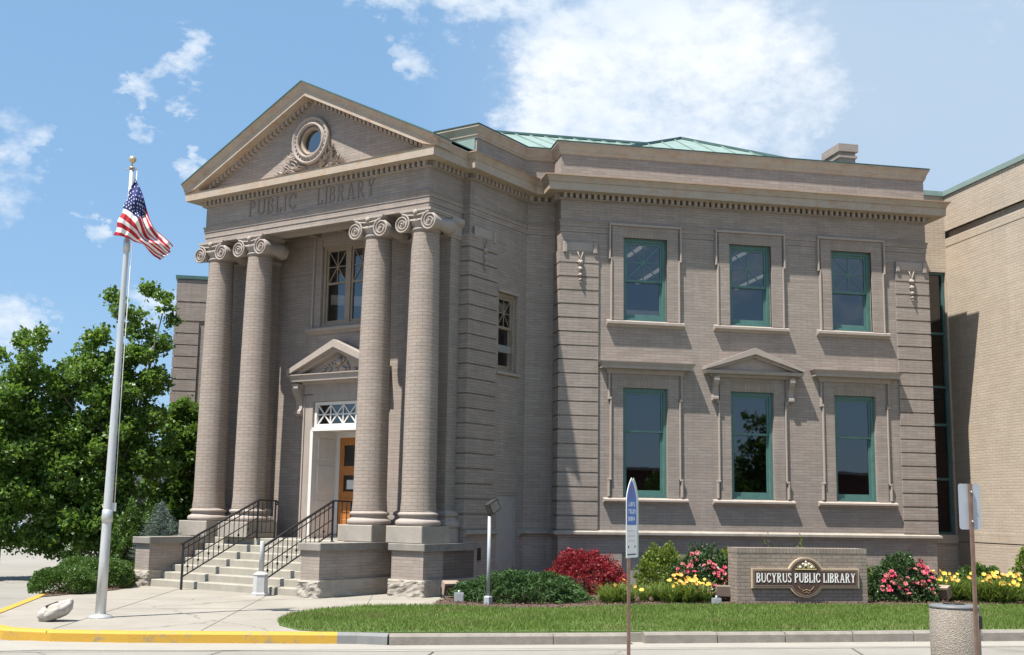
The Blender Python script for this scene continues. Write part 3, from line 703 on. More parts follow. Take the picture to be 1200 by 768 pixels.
    for sg in (-1, 1):
        for i in range(84):
            t = r_.random(); bx = .06+.78*t; bz = 8.54+.42*(1-t)*r_.random()+.12*(1-abs(t-.35))
            if i < 34: bx = .10+.48*r_.random(); bz = 8.60+.50*r_.random()*(.3+bx)
            a = math.pi/2-(.5+1.0*t)+r_.uniform(-.5, .4); L = .15+.13*r_.random(); w_ = .026
            p0 = (bx, bz); p1 = (bx+L*math.cos(a), bz+L*math.sin(a))
            if math.hypot(p1[0], p1[1]-cz) < .54: continue
            mid = ((p0[0]+p1[0])/2, (p0[1]+p1[1])/2); nx, nz = -math.sin(a)*w_, math.cos(a)*w_
            vs = [FP(UC+sg*p0[0], 3.335, p0[1]), FP(UC+sg*(mid[0]+nx), 3.35, mid[1]+nz), FP(UC+sg*p1[0], 3.41+.05*r_.random(), p1[1]), FP(UC+sg*(mid[0]-nx), 3.35, mid[1]-nz), FP(UC+sg*mid[0], 3.40, mid[1])]
            lv.add(vs, [(0, 1, 4), (1, 2, 4), (2, 3, 4), (3, 0, 4), (0, 3, 2, 1)])
        pts = [FP(UC+sg*x, 3.37, z) for x, z in ((.04, 8.60), (.22, 8.57), (.42, 8.60), (.6, 8.68), (.74, 8.66), (.80, 8.60))]
        lv.tube(pts, [.022, .022, .02, .018, .014, .008], 6)
    lv.build('leaf_carving', M['stone'], LIB)
    n = NB('letter stone'); n.col(n.mix(n.ramp(n.noise(6, 5), .3, .7), (.185, .15, .127), (.24, .198, .168))); n.rough(.9)
    for w_, a_, b_, g_ in (('PUBLIC', -5.92, -4.52, .22), ('LIBRARY', -3.92, -2.36, .20)):
        tx = MB(); text_mesh(tx, w_, FP, a_, b_, 7.83, .335, 3.33, 3.352, t=.12, n=.075, gap=g_, sr=.045)
        tag(tx.build('lettering', n.m, LIB), 'dark stone capital letters reading '+w_)
pediment()

def columns():
    Z0, Z1 = 1.56, 7.02
    def shaft():
        pr = []
        for i in range(25):
            t = i/24; r_ = .328-.058*(t**1.9) if t > .0 else .328
            pr.append((r_, Z0+(Z1-Z0)*t))
        pr = [(.345, Z0-.02), (.345, Z0+.02)]+pr[1:]
        m = MB(); m.lathe([(r_, z) for r_, z in pr], (0, 0, 0), 48, lambda a, b, z: (FP(a, b, 0)[0], FP(a, b, 0)[1], z), cap=False); return m
    def base():
        m = MB(); pr = [(.30, 1.28), (.40, 1.28), (.425, 1.30), (.435, 1.335), (.425, 1.375), (.40, 1.395), (.375, 1.40), (.35, 1.43), (.348, 1.455), (.375, 1.465), (.392, 1.49), (.385, 1.515), (.36, 1.53), (.345, 1.535), (.345, 1.56), (.3, 1.56)]
        m.lathe(pr, (0, 0, 0), 48, FP); return m
    def cap():
        m = MB(); F = FP
        m.lathe([(.2, 6.98), (.285, 6.98), (.30, 7.0), (.29, 7.02), (.275, 7.03), (.275, 7.07), (.33, 7.12), (.35, 7.16), (.33, 7.20), (.2, 7.20)], (0, 0, 0), 40, F)
        m.box(-.33, .33, -.31, .31, 7.20, 7.30, F); m.bbox(-.36, .36, -.34, .34, 7.30, 7.335, F, .005); m.box(-.38, .38, -.36, .36, 7.335, 7.378, F)
        for sx in (-1, 1):
            c = (sx*.335, 7.115)
            # bolster from front volute to back volute
            pr = [(.155, -.33), (.17, -.30), (.125, -.12), (.115, 0), (.125, .12), (.17, .30), (.155, .33)]
            vs = [F(c[0]+r_*math.cos(2*math.pi*i/24), t, c[1]+r_*math.sin(2*math.pi*i/24)) for r_, t in pr for i in range(24)]
            m.add(vs, [(k*24+i, k*24+(i+1) % 24, (k+1)*24+(i+1) % 24, (k+1)*24+i) for k in range(6) for i in range(24)]+[tuple(range(24)), tuple(144+i for i in range(24))], True)
            for fv, sg in ((.33, 1), (-.33, -1)):
                pts = []; rad = []
                for i in range(60):
                    t = i/59; a = math.pi/2-sx*t*2.6*2*math.pi*-1*1; rr_ = .175*(1-t)**.85+.018
                    a = math.pi/2+(sx*-1)*(-1)*t*2.6*2*math.pi
                    pts.append(F(c[0]+rr_*math.cos(a), fv+sg*.012, c[1]+rr_*math.sin(a))); rad.append(.021*(1-.55*t))
                m.tube(pts, rad, 6)
                m.lathe_axis([(.03, 0), (.028, .03), (.012, .045)], F(c[0], fv, c[1]), F(0, sg, 0), n=12)
        for fv, sg in ((.33, 1), (-.33, -1)):
            m.tube([F(-.335, fv+sg*.005, 7.285), F(-.15, fv+sg*.01, 7.265), F(0, fv+sg*.012, 7.25), F(.15, fv+sg*.01, 7.265), F(.335, fv+sg*.005, 7.285)], .02, 6)
            m.tube([F(-.2, fv-sg*.02, 7.17), F(0, fv-sg*.015, 7.15), F(.2, fv-sg*.02, 7.17)], .03, 6)
            m.lathe_axis([(.055, 0), (.06, .03), (.03, .06), (.0, .065)], F(0, fv, 7.315), F(0, sg, 0), n=10)
        return m
    n = M['colbrick']
    sh0 = bs0 = None
    for u in (-1.24, -2.45, -5.79, -7.0):
        loc = FP(u, 3.06, 0)
        if sh0 is None:
            def off(m):
                m.v = [(a+loc[0], b+loc[1], c) for a, b, c in m.v]; return m
            s_ = shaft(); 
            # round UVs
            o = s_.build('column', n, LIB); sh0 = o
            uv = o.data.uv_layers[0]
            for pl in o.data.polygons:
                for li in pl.loop_indices:
                    v = o.data.vertices[o.data.loops[li].vertex_index].co; c = pl.center; ac = math.atan2(c.y, c.x); a = math.atan2(v.y, v.x)
                    if a-ac > math.pi: a -= 2*math.pi
                    if a-ac < -math.pi: a += 2*math.pi
                    uv.data[li].uv = (a*.3*2*math.pi/(2*math.pi)*1.0, v.z)
            sh0.location = loc
            bs0 = base().build('column_base', M['stone'], LIB); bs0.parent = sh0
            cp0 = cap().build('capital', M['stone'], LIB); cp0.parent = sh0
            pl0 = MB().bbox(-.43, .43, -.43, .43, .962, 1.28, lambda a, b, z: FP(a, b, z), .012).build('plinth', M['limestone'], LIB); pl0.parent = sh0
        else:
            c = sh0.copy(); COL.objects.link(c); c.parent = LIB; c.location = loc
            for k in (bs0, cp0, pl0): d = k.copy(); COL.objects.link(d); d.parent = c
columns()

def window(F, s0, s1, z0, z1, kind, parent=LIB, o=-.10, split=.5, mat='teal', fan=True):
    """sash window; frame set back in the wall"""
    fw = .075; m = MB()
    for a, b, c, d in ((s0, s0+fw, z0, z1), (s1-fw, s1, z0, z1), (s0+fw, s1-fw, z1-fw, z1), (s0+fw, s1-fw, z0, z0+.07)): m.box(a, b, o-.10, o+.03, c, d, F)
    m.box(s0, s1, o+.03, o+.075, z0-.001, z0+.03, F)
    w = m.build('window', M[mat], parent)
    a, b = s0+fw, s1-fw; zm = z0+(z1-z0)*(1-split); sw = .045
    lo = MB()
    for p in ((a, a+sw, z0+.07, zm), (b-sw, b, z0+.07, zm), (a+sw, b-sw, z0+.07, z0+.16), (a+sw, b-sw, zm-.045, zm)): lo.box(p[0], p[1], o-.085, o-.045, p[2], p[3], F)
    lo.build('lower_sash', M[mat], w)
    up = MB()
    for p in ((a, a+sw, zm-.04, z1-fw), (b-sw, b, zm-.04, z1-fw), (a+sw, b-sw, z1-fw-.05, z1-fw), (a+sw, b-sw, zm-.04, zm+.01)): up.box(p[0], p[1], o-.04, o+.0, p[2], p[3], F)
    if fan:
        A, B, C, D = a+sw, b-sw, zm+.01, z1-fw-.05; mx, mz = (A+B)/2, (C+D)/2; t = .0125 if mat == 'teal' else .008
        up.box(mx-t, mx+t, o-.03, o-.012, C, D, F); up.box(A, B, o-.031, o-.013, mz-t, mz+t, F)
        for (x0, y0), (x1, y1) in (((A, C), (B, D)), ((A, D), (B, C))):
            L = math.hypot(x1-x0, y1-y0); nx, nz = -(y1-y0)/L*t, (x1-x0)/L*t
            up.prism([(x0+nx, y0+nz), (x0-nx, y0-nz), (x1-nx, y1-nz), (x1+nx, y1+nz)], o-.0325, o-.0145, F)
    up.build('upper_sash', M[mat], w)
    g = MB(); g.add([F(a+.02, o-.068, z0+.1), F(b-.02, o-.068, z0+.1), F(b-.02, o-.068, zm-.02), F(a+.02, o-.068, zm-.02)], [(0, 1, 2, 3)]); g.build('pane', M['glass'], w)
    g = MB(); g.add([F(a+.02, o-.022, zm-.02), F(b-.02, o-.022, zm-.02), F(b-.02, o-.022, z1-fw-.02), F(a+.02, o-.022, z1-fw-.02)], [(0, 1, 2, 3)]); g.build('pane', M['glass'], w)
    return w

def facade_trim(F, wins, full=True):
    for k, (s0, s1) in enumerate(wins):
        c = (s0+s1)/2
        z0, z1 = WIN['uz']; w = window(F, s0, s1, z0, z1, 'up', split=.50)
        # moulded surround with ears
        t = MB(); e = .30
        def strip(a, b, c_, d, oo): t.bbox(a, b, 0, oo, c_, d, F, .008)
        for sg in (-1, 1):
            x = c+sg*(.49+.25); strip(min(x, x+sg*.035), max(x, x+sg*.035), z0-.02, 6.98, .068)
            x2 = x+sg*.035; strip(min(x2, x2+sg*.04), max(x2, x2+sg*.04), 6.95, 7.71, .075)
            strip(min(x+sg*.0, x2), max(x+sg*.0, x2)+.0, 6.94, 6.978, .06)
        strip(c-.815, c+.815, 7.685, 7.735, .085)
        t.build('surround', M['stone'], w)
        for a, b in ((s0-.25, s0), (s1, s1+.25)): MB().box(a, b, -.04, .0405, z0, 7.69, F).build('surround_jamb', M['brick'], w)
        f = MB(); f.box(s0, s1, -.04, .040, z1, 7.69, F); f.build('soldier_course', M['soldier'], w)
        s = MB(); s.prism([(0, 0), (0, 0), (0, 0)], 0, 0, F) if False else None
        s.sweep([(-.12, 5.50), (.02, 5.50), (.04, 5.525), (.10, 5.54), (.115, 5.55), (.115, 5.60), (.0, 5.64), (-.12, 5.64)], [F(c-.86, 0, 0)[:2], F(c+.86, 0, 0)[:2]] if F is not FL else [F(c+.86, 0, 0)[:2], F(c-.86, 0, 0)[:2]])
        s.build('sill', M['stone'], w)
        # lower window
        z0, z1 = WIN['lz']; s0b, s1b = s0, s1+.01; w = window(F, s0b, s1b, z0, z1, 'lo', split=.385, fan=False)
        for sg in (-1, 1):
            t = MB(); x = c+sg*.745; t.bbox(min(x, x+sg*.035), max(x, x+sg*.035), 0, .055, 2.25, 4.0, F, .008)
            for za, zb in ((3.95, 4.50), (1.92, 2.28)):
                x2 = x+sg*.035; t.bbox(min(x2, x2+sg*.04), max(x2, x2+sg*.04), 0, .06, za, zb, F, .008)
            for zz in (3.955, 2.275): t.bbox(min(x, x2+sg*.045), max(x, x2+sg*.045), 0, .062, zz-.018, zz+.018, F, .006)
            t.build('surround', M['stone'], w)
        for a, b in ((s0-.25, s0b), (s1b, s1+.25)): MB().box(a, b, -.04, .018, z0, 4.50, F).build('surround_jamb', M['brick'], w)
        f = MB(); f.box(s0b, s1b, -.04, .018, z1, 4.50, F); f.build('soldier_course', M['soldier'], w)
        rev = F is FL
        def pth(a, b): return [F(b, 0, 0)[:2], F(a, 0, 0)[:2]] if rev else [F(a, 0, 0)[:2], F(b, 0, 0)[:2]]
        s = MB(); s.sweep([(-.12, 1.775), (.02, 1.775), (.04, 1.80), (.10, 1.815), (.115, 1.825), (.115, 1.86), (.0, 1.90), (-.12, 1.90)], pth(c-.92, c+.92)); s.build('sill', M['stone'], w)
        if k != 1:
            h = MB()
            def pp(i, a, b): return a
            prof = [(0, 4.48), (.05, 4.49), (.06, 4.55), (.09, 4.575), (.20, 4.59), (.20, 4.64), (.235, 4.70), (.245, 4.725), (0, 4.745)]
            d = .80
            path = [F(c-d, -.01, 0)[:2], F(c-d, .002, 0)[:2], F(c+d, .002, 0)[:2], F(c+d, -.01, 0)[:2]]
            if rev: path = path[::-1]
            h.sweep(prof, path); h.build('hood', M['stone'], w)
        else:
            h = MB(); hb = 4.58
            prof = [(0, hb-.09), (.08, hb-.08), (.09, hb-.03), (.22, hb-.02), (.24, hb+.05), (0, hb+.06)]
            d = .88; path = [F(c-d, -.01, 0)[:2], F(c-d, .002, 0)[:2], F(c+d, .002, 0)[:2], F(c+d, -.01, 0)[:2]]
            h.sweep(prof, path)
            ha = 5.14; hh = 1.12
            for sg in (-1, 1):
                P1 = [(c, ha-.01), (c, ha-.13), (c+sg*hh, hb+.035), (c+sg*hh, hb+.12)]
                P1 = [(c, ha-.14), (c+sg*hh, hb+.065), (c+sg*hh, hb+.12), (c, ha)]
                h.prism(P1, 0, .25, F)
                P2_ = [(c, ha-.21), (c+sg*(hh-.18), hb+.065), (c+sg*(hh-.03), hb+.068), (c, ha-.135)]; h.prism(P2_, 0, .16, F)
            h.prism([(c-hh+.1, hb+.063), (c+hh-.1, hb+.063), (c, ha-.13)], -.02, .06, F); h.build('pediment_hood', M['stone'], w)
            for sg in (-1, 1):
                cs = MB(); x = c+sg*.865
                pr = [(0, 4.50), (.20, 4.50), (.20, 4.42), (.165, 4.34), (.10, 4.26), (.075, 4.16), (.09, 4.10), (.125, 4.07), (.125, 4.02), (.06, 3.985), (0, 3.99)]
                cs.add([F(x-.06, o_, z_) for o_, z_ in pr]+[F(x+.06, o_, z_) for o_, z_ in pr], [tuple(range(11)), tuple(range(11, 22))]+[(i, (i+1) % 11, 11+(i+1) % 11, 11+i) for i in range(11)])
                cs.build('console', M['stone'], w)
def quoins():
    rr = random.Random(2); m = MB(); z = 1.235; g = .03; i = 0
    hs = []
    while z < 7.1:
        hs.append((z, min(z+.2947-g, 7.37))); z += .2947
    pr = .035
    def L_block(cx, segs, z0, z1):     # wrap block: prism following a plan outline
        m.slab(segs, z0, z1)
    qm = [MB() for _ in range(5)]
    for z0, z1 in hs:
        # right facade, left corner wraps onto the return
        qm[0].slab([(-pr, .47), (-pr, -pr), (.83, -pr), (.83, .05), (.04, .05), (.04, .47)], z0, z1)
        qm[1].slab([(7.74, -pr), (8.52+pr, -pr), (8.52+pr, .8), (8.45, .8), (8.45, .05), (7.74, .05)], z0, z1)
        # left facade
        qm[2].slab([(LC.x-pr, LC.y+.83), (LC.x-pr, LC.y-pr), (LC.x+.47, LC.y-pr), (LC.x+.47, LC.y+.04), (LC.x+.04, LC.y+.04), (LC.x+.04, LC.y+.83)], z0, z1)
        # portico block corners
        qm[3].slab([tuple(qa(*p)) for p in ((-1.0, 2.2+pr), (-.8+pr, 2.2+pr), (-.8+pr, 1.22), (-.84, 1.22), (-.84, 2.16), (-1.0, 2.16))], z0, z1)
        qm[4].slab([tuple(qa(mu(p[0]), p[1])) for p in ((-1.0, 2.2+pr), (-.8+pr, 2.2+pr), (-.8+pr, 1.22), (-.84, 1.22), (-.84, 2.16), (-1.0, 2.16))], z0, z1)
    for m in qm: m.build('quoin_pier', M['brick'], LIB)
    # carved drops near the top of the corner piers
    def drop(F, c, zt=7.30):
        d = MB()
        d.bbox(c-.36, c+.36, .03, .045, zt-.22, zt-.03, F, .006); d.tube([F(c-.06, .055, zt-.24), F(c, .06, zt-.42), F(c+.06, .055, zt-.24)], [.012, .018, .012], 6)
        for sg in (-1, 1):
            d.bbox(c+sg*.33-.045, c+sg*.33+.045, .035, .075, zt-.26, zt-.03, F, .012)
        r_ = random.Random(int(c*100))
        for z, R_ in ((zt-.47, .062), (zt-.61, .056), (zt-.74, .044), (zt-.84, .028), (zt-.90, .016)):
            P0 = Vector(F(c, .055, z)); ax = Vector(F(0, 1, 0))-Vector(F(0, 0, 0))
            d.lathe_axis([(.0, -.05), (R_*.7, -.04), (R_*.8, .02), (R_*.45, .055), (0, .065)], P0, ax, n=10)
            for j in range(7):
                a = 2*math.pi*j/7+r_.random(); p = Vector(F(c+R_*.72*math.cos(a), 0.06, z+R_*.72*math.sin(a)))
                d.lathe_axis([(0, -.03), (R_*.36, -.02), (R_*.38, .01), (0, .035)], p, ax, n=7)
        d.build('carved_garland', M['stone'], LIB)
    drop(FA, .42); drop(FA, 8.12); drop(FB, -1.72)
facade_trim(FA, WIN['up']); facade_trim(FL, WIN['up'][:1]); quoins()

def side_bits():
    # side window of portico block and blocked doorway
    w = window(FB, -1.12, -.42, 4.42, 6.08, 'side', split=.42, mat='cream')
    MB().bbox(-1.16, -.38, 0, .03, 6.08, 6.13, FB, .006).build('lintel', M['stone'], w); t = MB(); t.bbox(-1.2, -.34, 0, .06, 4.36, 4.42, FB, .01); t.build('sill', M['stone'], w)
    d = MB(); d.box(-1.08, -.36, -.07, -.05, 0, 1.95, FB)
    for a, b in ((-1.08, -1.04), (-.40, -.36)): d.box(a, b, -.055, -.02, 0, 1.95, FB)
    d.box(-1.04, -.40, -.055, -.02, 1.91, 1.95, FB); d.build('side_door', M['grille'], LIB)
    v = MB(); v.box(-1.95, -1.62, 0, .02, .62, .86, FB)
    for k in range(5): v.box(-1.94, -1.63, .02, .028, .645+k*.045, .66+k*.045, FB)
    v.build('bronze_vent', plain_mat('dark bronze', (.03, .022, .018), .5), LIB)
    g = MB(); g.box(1.36, 2.0, -.10, -.08, 0, .77, FA)
    for a, b, c, d_ in ((1.36, 1.40, 0, .77), (1.96, 2.0, 0, .77), (1.40, 1.96, .73, .77)): g.box(a, b, -.08, -.03, c, d_, FA)
    g.build('basement_vent', M['grille'], LIB)
side_bits()

def entrance():
    def FE(s, o, z): return FP(UC+s, 2.1+o, z)
    st = MB()
    for sg in (-1, 1):
        a, b = sorted((sg*.80, sg*1.06)); st.box(a, b, 0, .05, .96, 4.0, FE)
        a, b = sorted((sg*1.02, sg*1.06)); st.box(a, b, .05, .075, .96, 3.98, FE)
    st.box(-.80, .80, 0, .05, 3.86, 4.02, FE); st.box(-1.06, 1.06, .0, .06, 4.02, 4.24, FE); st.build('door_surround', M['stone'], LIB)
    h = MB(); prof = [(0, 4.22), (.10, 4.23), (.12, 4.27), (.30, 4.28), (.31, 4.37), (.35, 4.41), (.35, 4.43), (0, 4.44)]
    pth = [FE(-.96, -.01, 0)[:2], FE(-.96, .002, 0)[:2], FE(.96, .002, 0)[:2], FE(.96, -.01, 0)[:2]]
    h.sweep(prof, pth)
    ha, hb, hh = 5.13, 4.44, 1.32
    for sg in (-1, 1):
        h.prism([(0, ha-.16), (sg*hh, hb-.02), (sg*hh, hb+.09), (0, ha)], 0, .37, FE)
        h.prism([(0, ha-.25), (sg*(hh-.28), hb+.005), (sg*(hh-.08), hb+.01), (0, ha-.155)], 0, .24, FE)
    h.prism([(-hh+.3, hb+.003), (hh-.3, hb+.003), (0, ha-.2)], -.02, .10, FE); hd = h.build('door_hood', M['stone'], LIB)
    o = MB(); r_ = random.Random(9)
    for i in range(34):
        t = r_.uniform(-1, 1); x = t*.55; z = 4.50+.32*(1-abs(t))*r_.random()
        o.lathe_axis([(0, -.02), (.035, 0), (.03, .03), (0, .05)], FE(x, .11, z), FP(0, 1, 0), n=7)
    o.lathe_axis([(.07, 0), (.085, .05), (.05, .09), (0, .1)], FE(0, .11, 4.68), FP(0, 1, 0), n=12); o.build('carved_ornament', M['stone'], hd)
    for sg in (-1, 1):
        cs = MB(); x = sg*1.16; pr = [(0, 4.24), (.26, 4.24), (.26, 4.14), (.20, 4.02), (.12, 3.90), (.09, 3.78), (.11, 3.70), (.15, 3.66), (.15, 3.60), (.07, 3.55), (0, 3.56)]
        cs.add([FE(x-.09, a, z) for a, z in pr]+[FE(x+.09, a, z) for a, z in pr], [tuple(range(11)), tuple(range(11, 22))]+[(i, (i+1) % 11, 11+(i+1) % 11, 11+i) for i in range(11)]); cs.build('console', M['stone'], hd)
    # white transom with crossed bars
    tr = MB(); A, B, C, D = -.72, .72, 3.37, 3.78
    for a, b, c, d in ((-.78, A, 3.26, 3.84), (B, .78, 3.26, 3.84), (A, B, D, 3.84), (A, B, 3.26, C)): tr.box(a, b, -.10, -.0, c, d, FE)
    tr.box(-.80, .80, -.02, .06, 3.22, 3.30, FE)
    t = .013
    for k in range(4):
        x0, x1 = A+k*(B-A)/4, A+(k+1)*(B-A)/4
        if k: tr.box(x0-t, x0+t, -.07, -.035, C, D, FE)
        for (p, z_), (p1, z1) in (((x0, C), (x1, D)), ((x0, D), (x1, C))):
            L = math.hypot(p1-p, z1-z_); nx, nz = -(z1-z_)/L*t, (p1-p)/L*t; tr.prism([(p+nx, z_+nz), (p-nx, z_-nz), (p1-nx, z1-nz), (p1+nx, z1+nz)], -.068-.001*k, -.04-.001*k, FE)
    tr.box(A, B, -.066, -.036, (C+D)/2-t, (C+D)/2+t, FE); T = tr.build('transom', M['white'], LIB)
    g = MB(); g.add([FE(A, -.06, C), FE(B, -.06, C), FE(B, -.06, D), FE(A, -.06, D)], [(0, 1, 2, 3)]); g.build('pane', M['glass'], T)
    # deep white panelled reveals, ceiling, back frame
    rv = MB()
    for sg in (-1, 1):
        a, b = sorted((sg*.76, sg*.84)); rv.box(a, b, -.78, .055, .95, 3.24, FE)
        for z0, z1 in ((1.15, 1.75), (1.9, 2.5), (2.62, 3.08)):
            a, b = sorted((sg*.745, sg*.76)); rv.bbox(-.62, -.12, 0, .012, z0, z1, lambda s, o, z, sg=sg: FE(sg*(.76-o), s, z), .01)
    rv.box(-.84, .84, -.78, -.03, 3.24, 3.3, FE); rv.box(-.76, -.66, -.78, -.71, .95, 3.24, FE); rv.box(.66, .76, -.78, -.71, .95, 3.24, FE); rv.box(-.66, .66, -.78, -.71, 3.12, 3.24, FE)
    rv.build('door_reveal', M['white'], LIB)
    fl = MB(); fl.box(-.76, .76, -1.1, .0, .9, .955, FE); fl.build('threshold', M['limestone'], LIB)
    for sg in (-1, 1):
        d = MB(); a, b = sorted((sg*.005, sg*.66))
        hs = [(a+.12, b-.12, 1.95, 2.30), (a+.12, b-.12, 2.5, 2.95)]
        d.wall(FE, a, b, .96, 3.12, hs, .05, -.72, True)
        for z0, z1 in ((1.1, 1.35), (1.5, 1.8)): d.bbox(a+.13, b-.13, -.72, -.705, z0, z1, FE, .01)
        D_ = d.build('door', M['woodoor'], LIB)
        g = MB()
        for h_ in hs: g.add([FE(h_[0], -.745, h_[2]), FE(h_[1], -.745, h_[2]), FE(h_[1], -.745, h_[3]), FE(h_[0], -.745, h_[3])], [(0, 1, 2, 3)])
        g.build('pane', M['darkglass'], D_)
        hm = MB(); hx = sg*.07; hm.tube([FE(hx, -.71, 1.85), FE(hx, -.66, 1.87), FE(hx, -.66, 2.1), FE(hx, -.71, 2.12)], .012, 6); hm.build('handle', M['steel'], D_)
        if sg < 0: MB().box(a+.22, b-.16, -.735, -.73, 2.0, 2.2, FE).build('paper_notice', M['white'], D_)
    # paired upper casements
    w = MB(); z0, z1 = 5.50, 7.28
    for a, b, c, d in ((-.72, -.65, z0, z1), (.65, .72, z0, z1), (-.065, .065, z0, z1), (-.65, -.065, z1-.07, z1), (.065, .65, z1-.07, z1), (-.65, -.065, z0, z0+.06), (.065, .65, z0, z0+.06)): w.box(a, b, -.15, -.04, c, d, FE)
    W = w.build('window', M['cream'], LIB)
    for sg in (-1, 1):
        a, b = sorted((sg*.065, sg*.65)); s = MB(); t = .045; zt = 6.42
        for p in ((a, a+t, z0+.06, z1-.07), (b-t, b, z0+.06, z1-.07), (a+t, b-t, z0+.06, z0+.12), (a+t, b-t, z1-.12, z1-.07), (a+t, b-t, zt, zt+.045)): s.box(p[0], p[1], -.12, -.07, p[2], p[3], FE)
        A, B, C, D = a+t, b-t, zt+.045, z1-.12; t = .009; mx, mz = (A+B)/2, (C+D)/2
        s.box(mx-t, mx+t, -.11, -.08, C, D, FE); s.box(A, B, -.111, -.081, mz-t, mz+t, FE)
        for (x0, y0), (x1, y1) in (((A, C), (B, D)), ((A, D), (B, C))):
            L = math.hypot(x1-x0, y1-y0); nx, nz = -(y1-y0)/L*t, (x1-x0)/L*t; s.prism([(x0+nx, y0+nz), (x0-nx, y0-nz), (x1-nx, y1-nz), (x1+nx, y1+nz)], -.112, -.083, FE)
        s.build('sash', M['cream'], W)
        g = MB(); g.add([FE(a+.03, -.10, z0+.08), FE(b-.03, -.10, z0+.08), FE(b-.03, -.10, z1-.1), FE(a+.03, -.10, z1-.1)], [(0, 1, 2, 3)]); g.build('pane', M['glass'], W)
    for sg in (-1, 1):
        t = MB(); a, b = sorted((sg*.93, sg*.98)); t.bbox(a, b, 0, .05, 5.46, 7.5, FE, .008)
        a, b = sorted((sg*.73, sg*.76)); t.bbox(a, b, 0, .03, 5.46, 7.4, FE, .008)
        t.build('surround', M['stone'], W)
    t = MB(); t.sweep([(-.1, 5.33), (.03, 5.33), (.05, 5.36), (.10, 5.38), (.12, 5.39), (.12, 5.45), (0, 5.48), (-.1, 5.48)], [FE(-1.06, 0, 0)[:2], FE(1.06, 0, 0)[:2]]); t.build('sill', M['stone'], W)
entrance()

def podium():
    # cores and caps
    runs = [(-2.42, -1.97, 2.4, 4.95), (-1.5, -.75, 1.9, 3.5), (-1.97, -1.5, 1.9, 2.95), (mu(-.75), mu(-1.5), 1.9, 3.5), (-6.97, -6.55, 2.4, 4.95)]
    pod = MB().box(mu(-.75), -.75, 1.8, 2.9, .02, .93, FP).build('podium', M['brick'], LIB)
    MB().box(mu(-.80), -.80, 1.85, 2.6, .905, .957, FP).build('podium_cap', M['darkstone'], pod)
    from mathutils import noise as nz_
    for u0, u1, v0, v1 in runs:
        ped = MB().box(u0, u1, v0, v1, .30, .83, FP).build('pedestal', M['brick'], LIB)
        MB().bbox(u0-.055 if u0 != -1.97 else u0, u1+.055 if u1 != -1.5 or v1 > 3 else u1, v0, v1+.055, .825, .96, FP, .012).build('pedestal_cap', M['darkstone'], ped)
        if u0 == -1.97: continue
        o = MB().bbox(u0-.05, u1+.05, v0, v1+.05, -.05, .305, FP, .03).build('rough_base_stone', M['limestone'], ped)
        bm = bmesh.new(); bm.from_mesh(o.data); bmesh.ops.subdivide_edges(bm, edges=bm.edges, cuts=9, use_grid_fill=True)
        for v in bm.verts:
            if .0 < v.co.z < .29:
                k = .045*nz_.noise(Vector(v.co)*7)+.02*nz_.noise(Vector(v.co)*19); c = v.normal; v.co.x += c.x*k; v.co.y += c.y*k
        bm.to_mesh(o.data); bm.free()
    rise = .954/7
    # steps
    for k in range(7):
        v1 = 4.92-k*.27; m = MB()
        m.bbox(-6.54, -2.43, 1.95 if k == 6 else v1-.30, v1, k*rise-.02, (k+1)*rise-(.003 if k == 6 else 0), FP, .012)
        m.build('step', M['step'], LIB)
podium()

def roofs():
    m = MB()
    def roof(vs, fs): m.add(vs, fs)
    # long ridge behind and hipped roof over the right wing
    A, B = (-1.1, 5.6, 11.42), (5.2, 5.6, 11.42)
    roof([A, B, (9.2, 1.6, 9.45), (-.8, 1.6, 9.45)], [(0, 1, 2, 3)])
    roof([A, (-.8, 1.6, 9.45), (-2.6, 3.4, 9.45)], [(0, 1, 2)])
    ap = (4.18, 4.2, 11.18); c = [(.3, .5, 9.3), (8.3, .5, 9.3), (8.3, 8.6, 9.3), (.3, 8.6, 9.3)]
    for i in range(4): roof([c[i], c[(i+1) % 4], ap], [(0, 1, 2)])
    rf = m.build('roof', M['copper'], LIB, fixn=False)
    s = MB()
    for k in range(17):          # standing seams
        t = k/16; x0 = A[0]+(B[0]-A[0])*t; s.bar((x0, 5.6, 11.425), (-.8+10*t, 1.6, 9.46), .035, .05)
    n = 15
    for i in range(4):
        a, b = Vector(c[i]), Vector(c[(i+1) % 4]); P = Vector(ap)
        for k in range(1, n):
            e = a.lerp(b, k/n); t = abs(k/n-.5)*2       # seam runs square to the eave up to the hip
            mid = (a+b)/2; top = e+(P-mid)*(1-t); s.bar(e+Vector((0, 0, .01)), top+Vector((0, 0, .01)), .03, .045)
    s.build('standing_seams', M['copper'], rf)
    r_ = MB(); r_.bar((A[0], A[1], A[2]+.03), (B[0], B[1], B[2]+.03), .1, .06)
    for k in c: r_.bar((k[0], k[1], k[2]+.03), (ap[0], ap[1], ap[2]+.03), .07, .06)
    r_.build('ridge_cap', M['copperdark'], rf)
    ch = MB(); ch.box(8.03, 8.45, 3, 3.85, 8.4, 10.78); ch.box(7.99, 8.49, 2.96, 3.89, 10.62, 10.68); ch.box(7.97, 8.51, 2.94, 3.91, 10.78, 10.98); ch.build('chimney', M['brick'], rf)
    # flat roof behind the parapets
roofs()

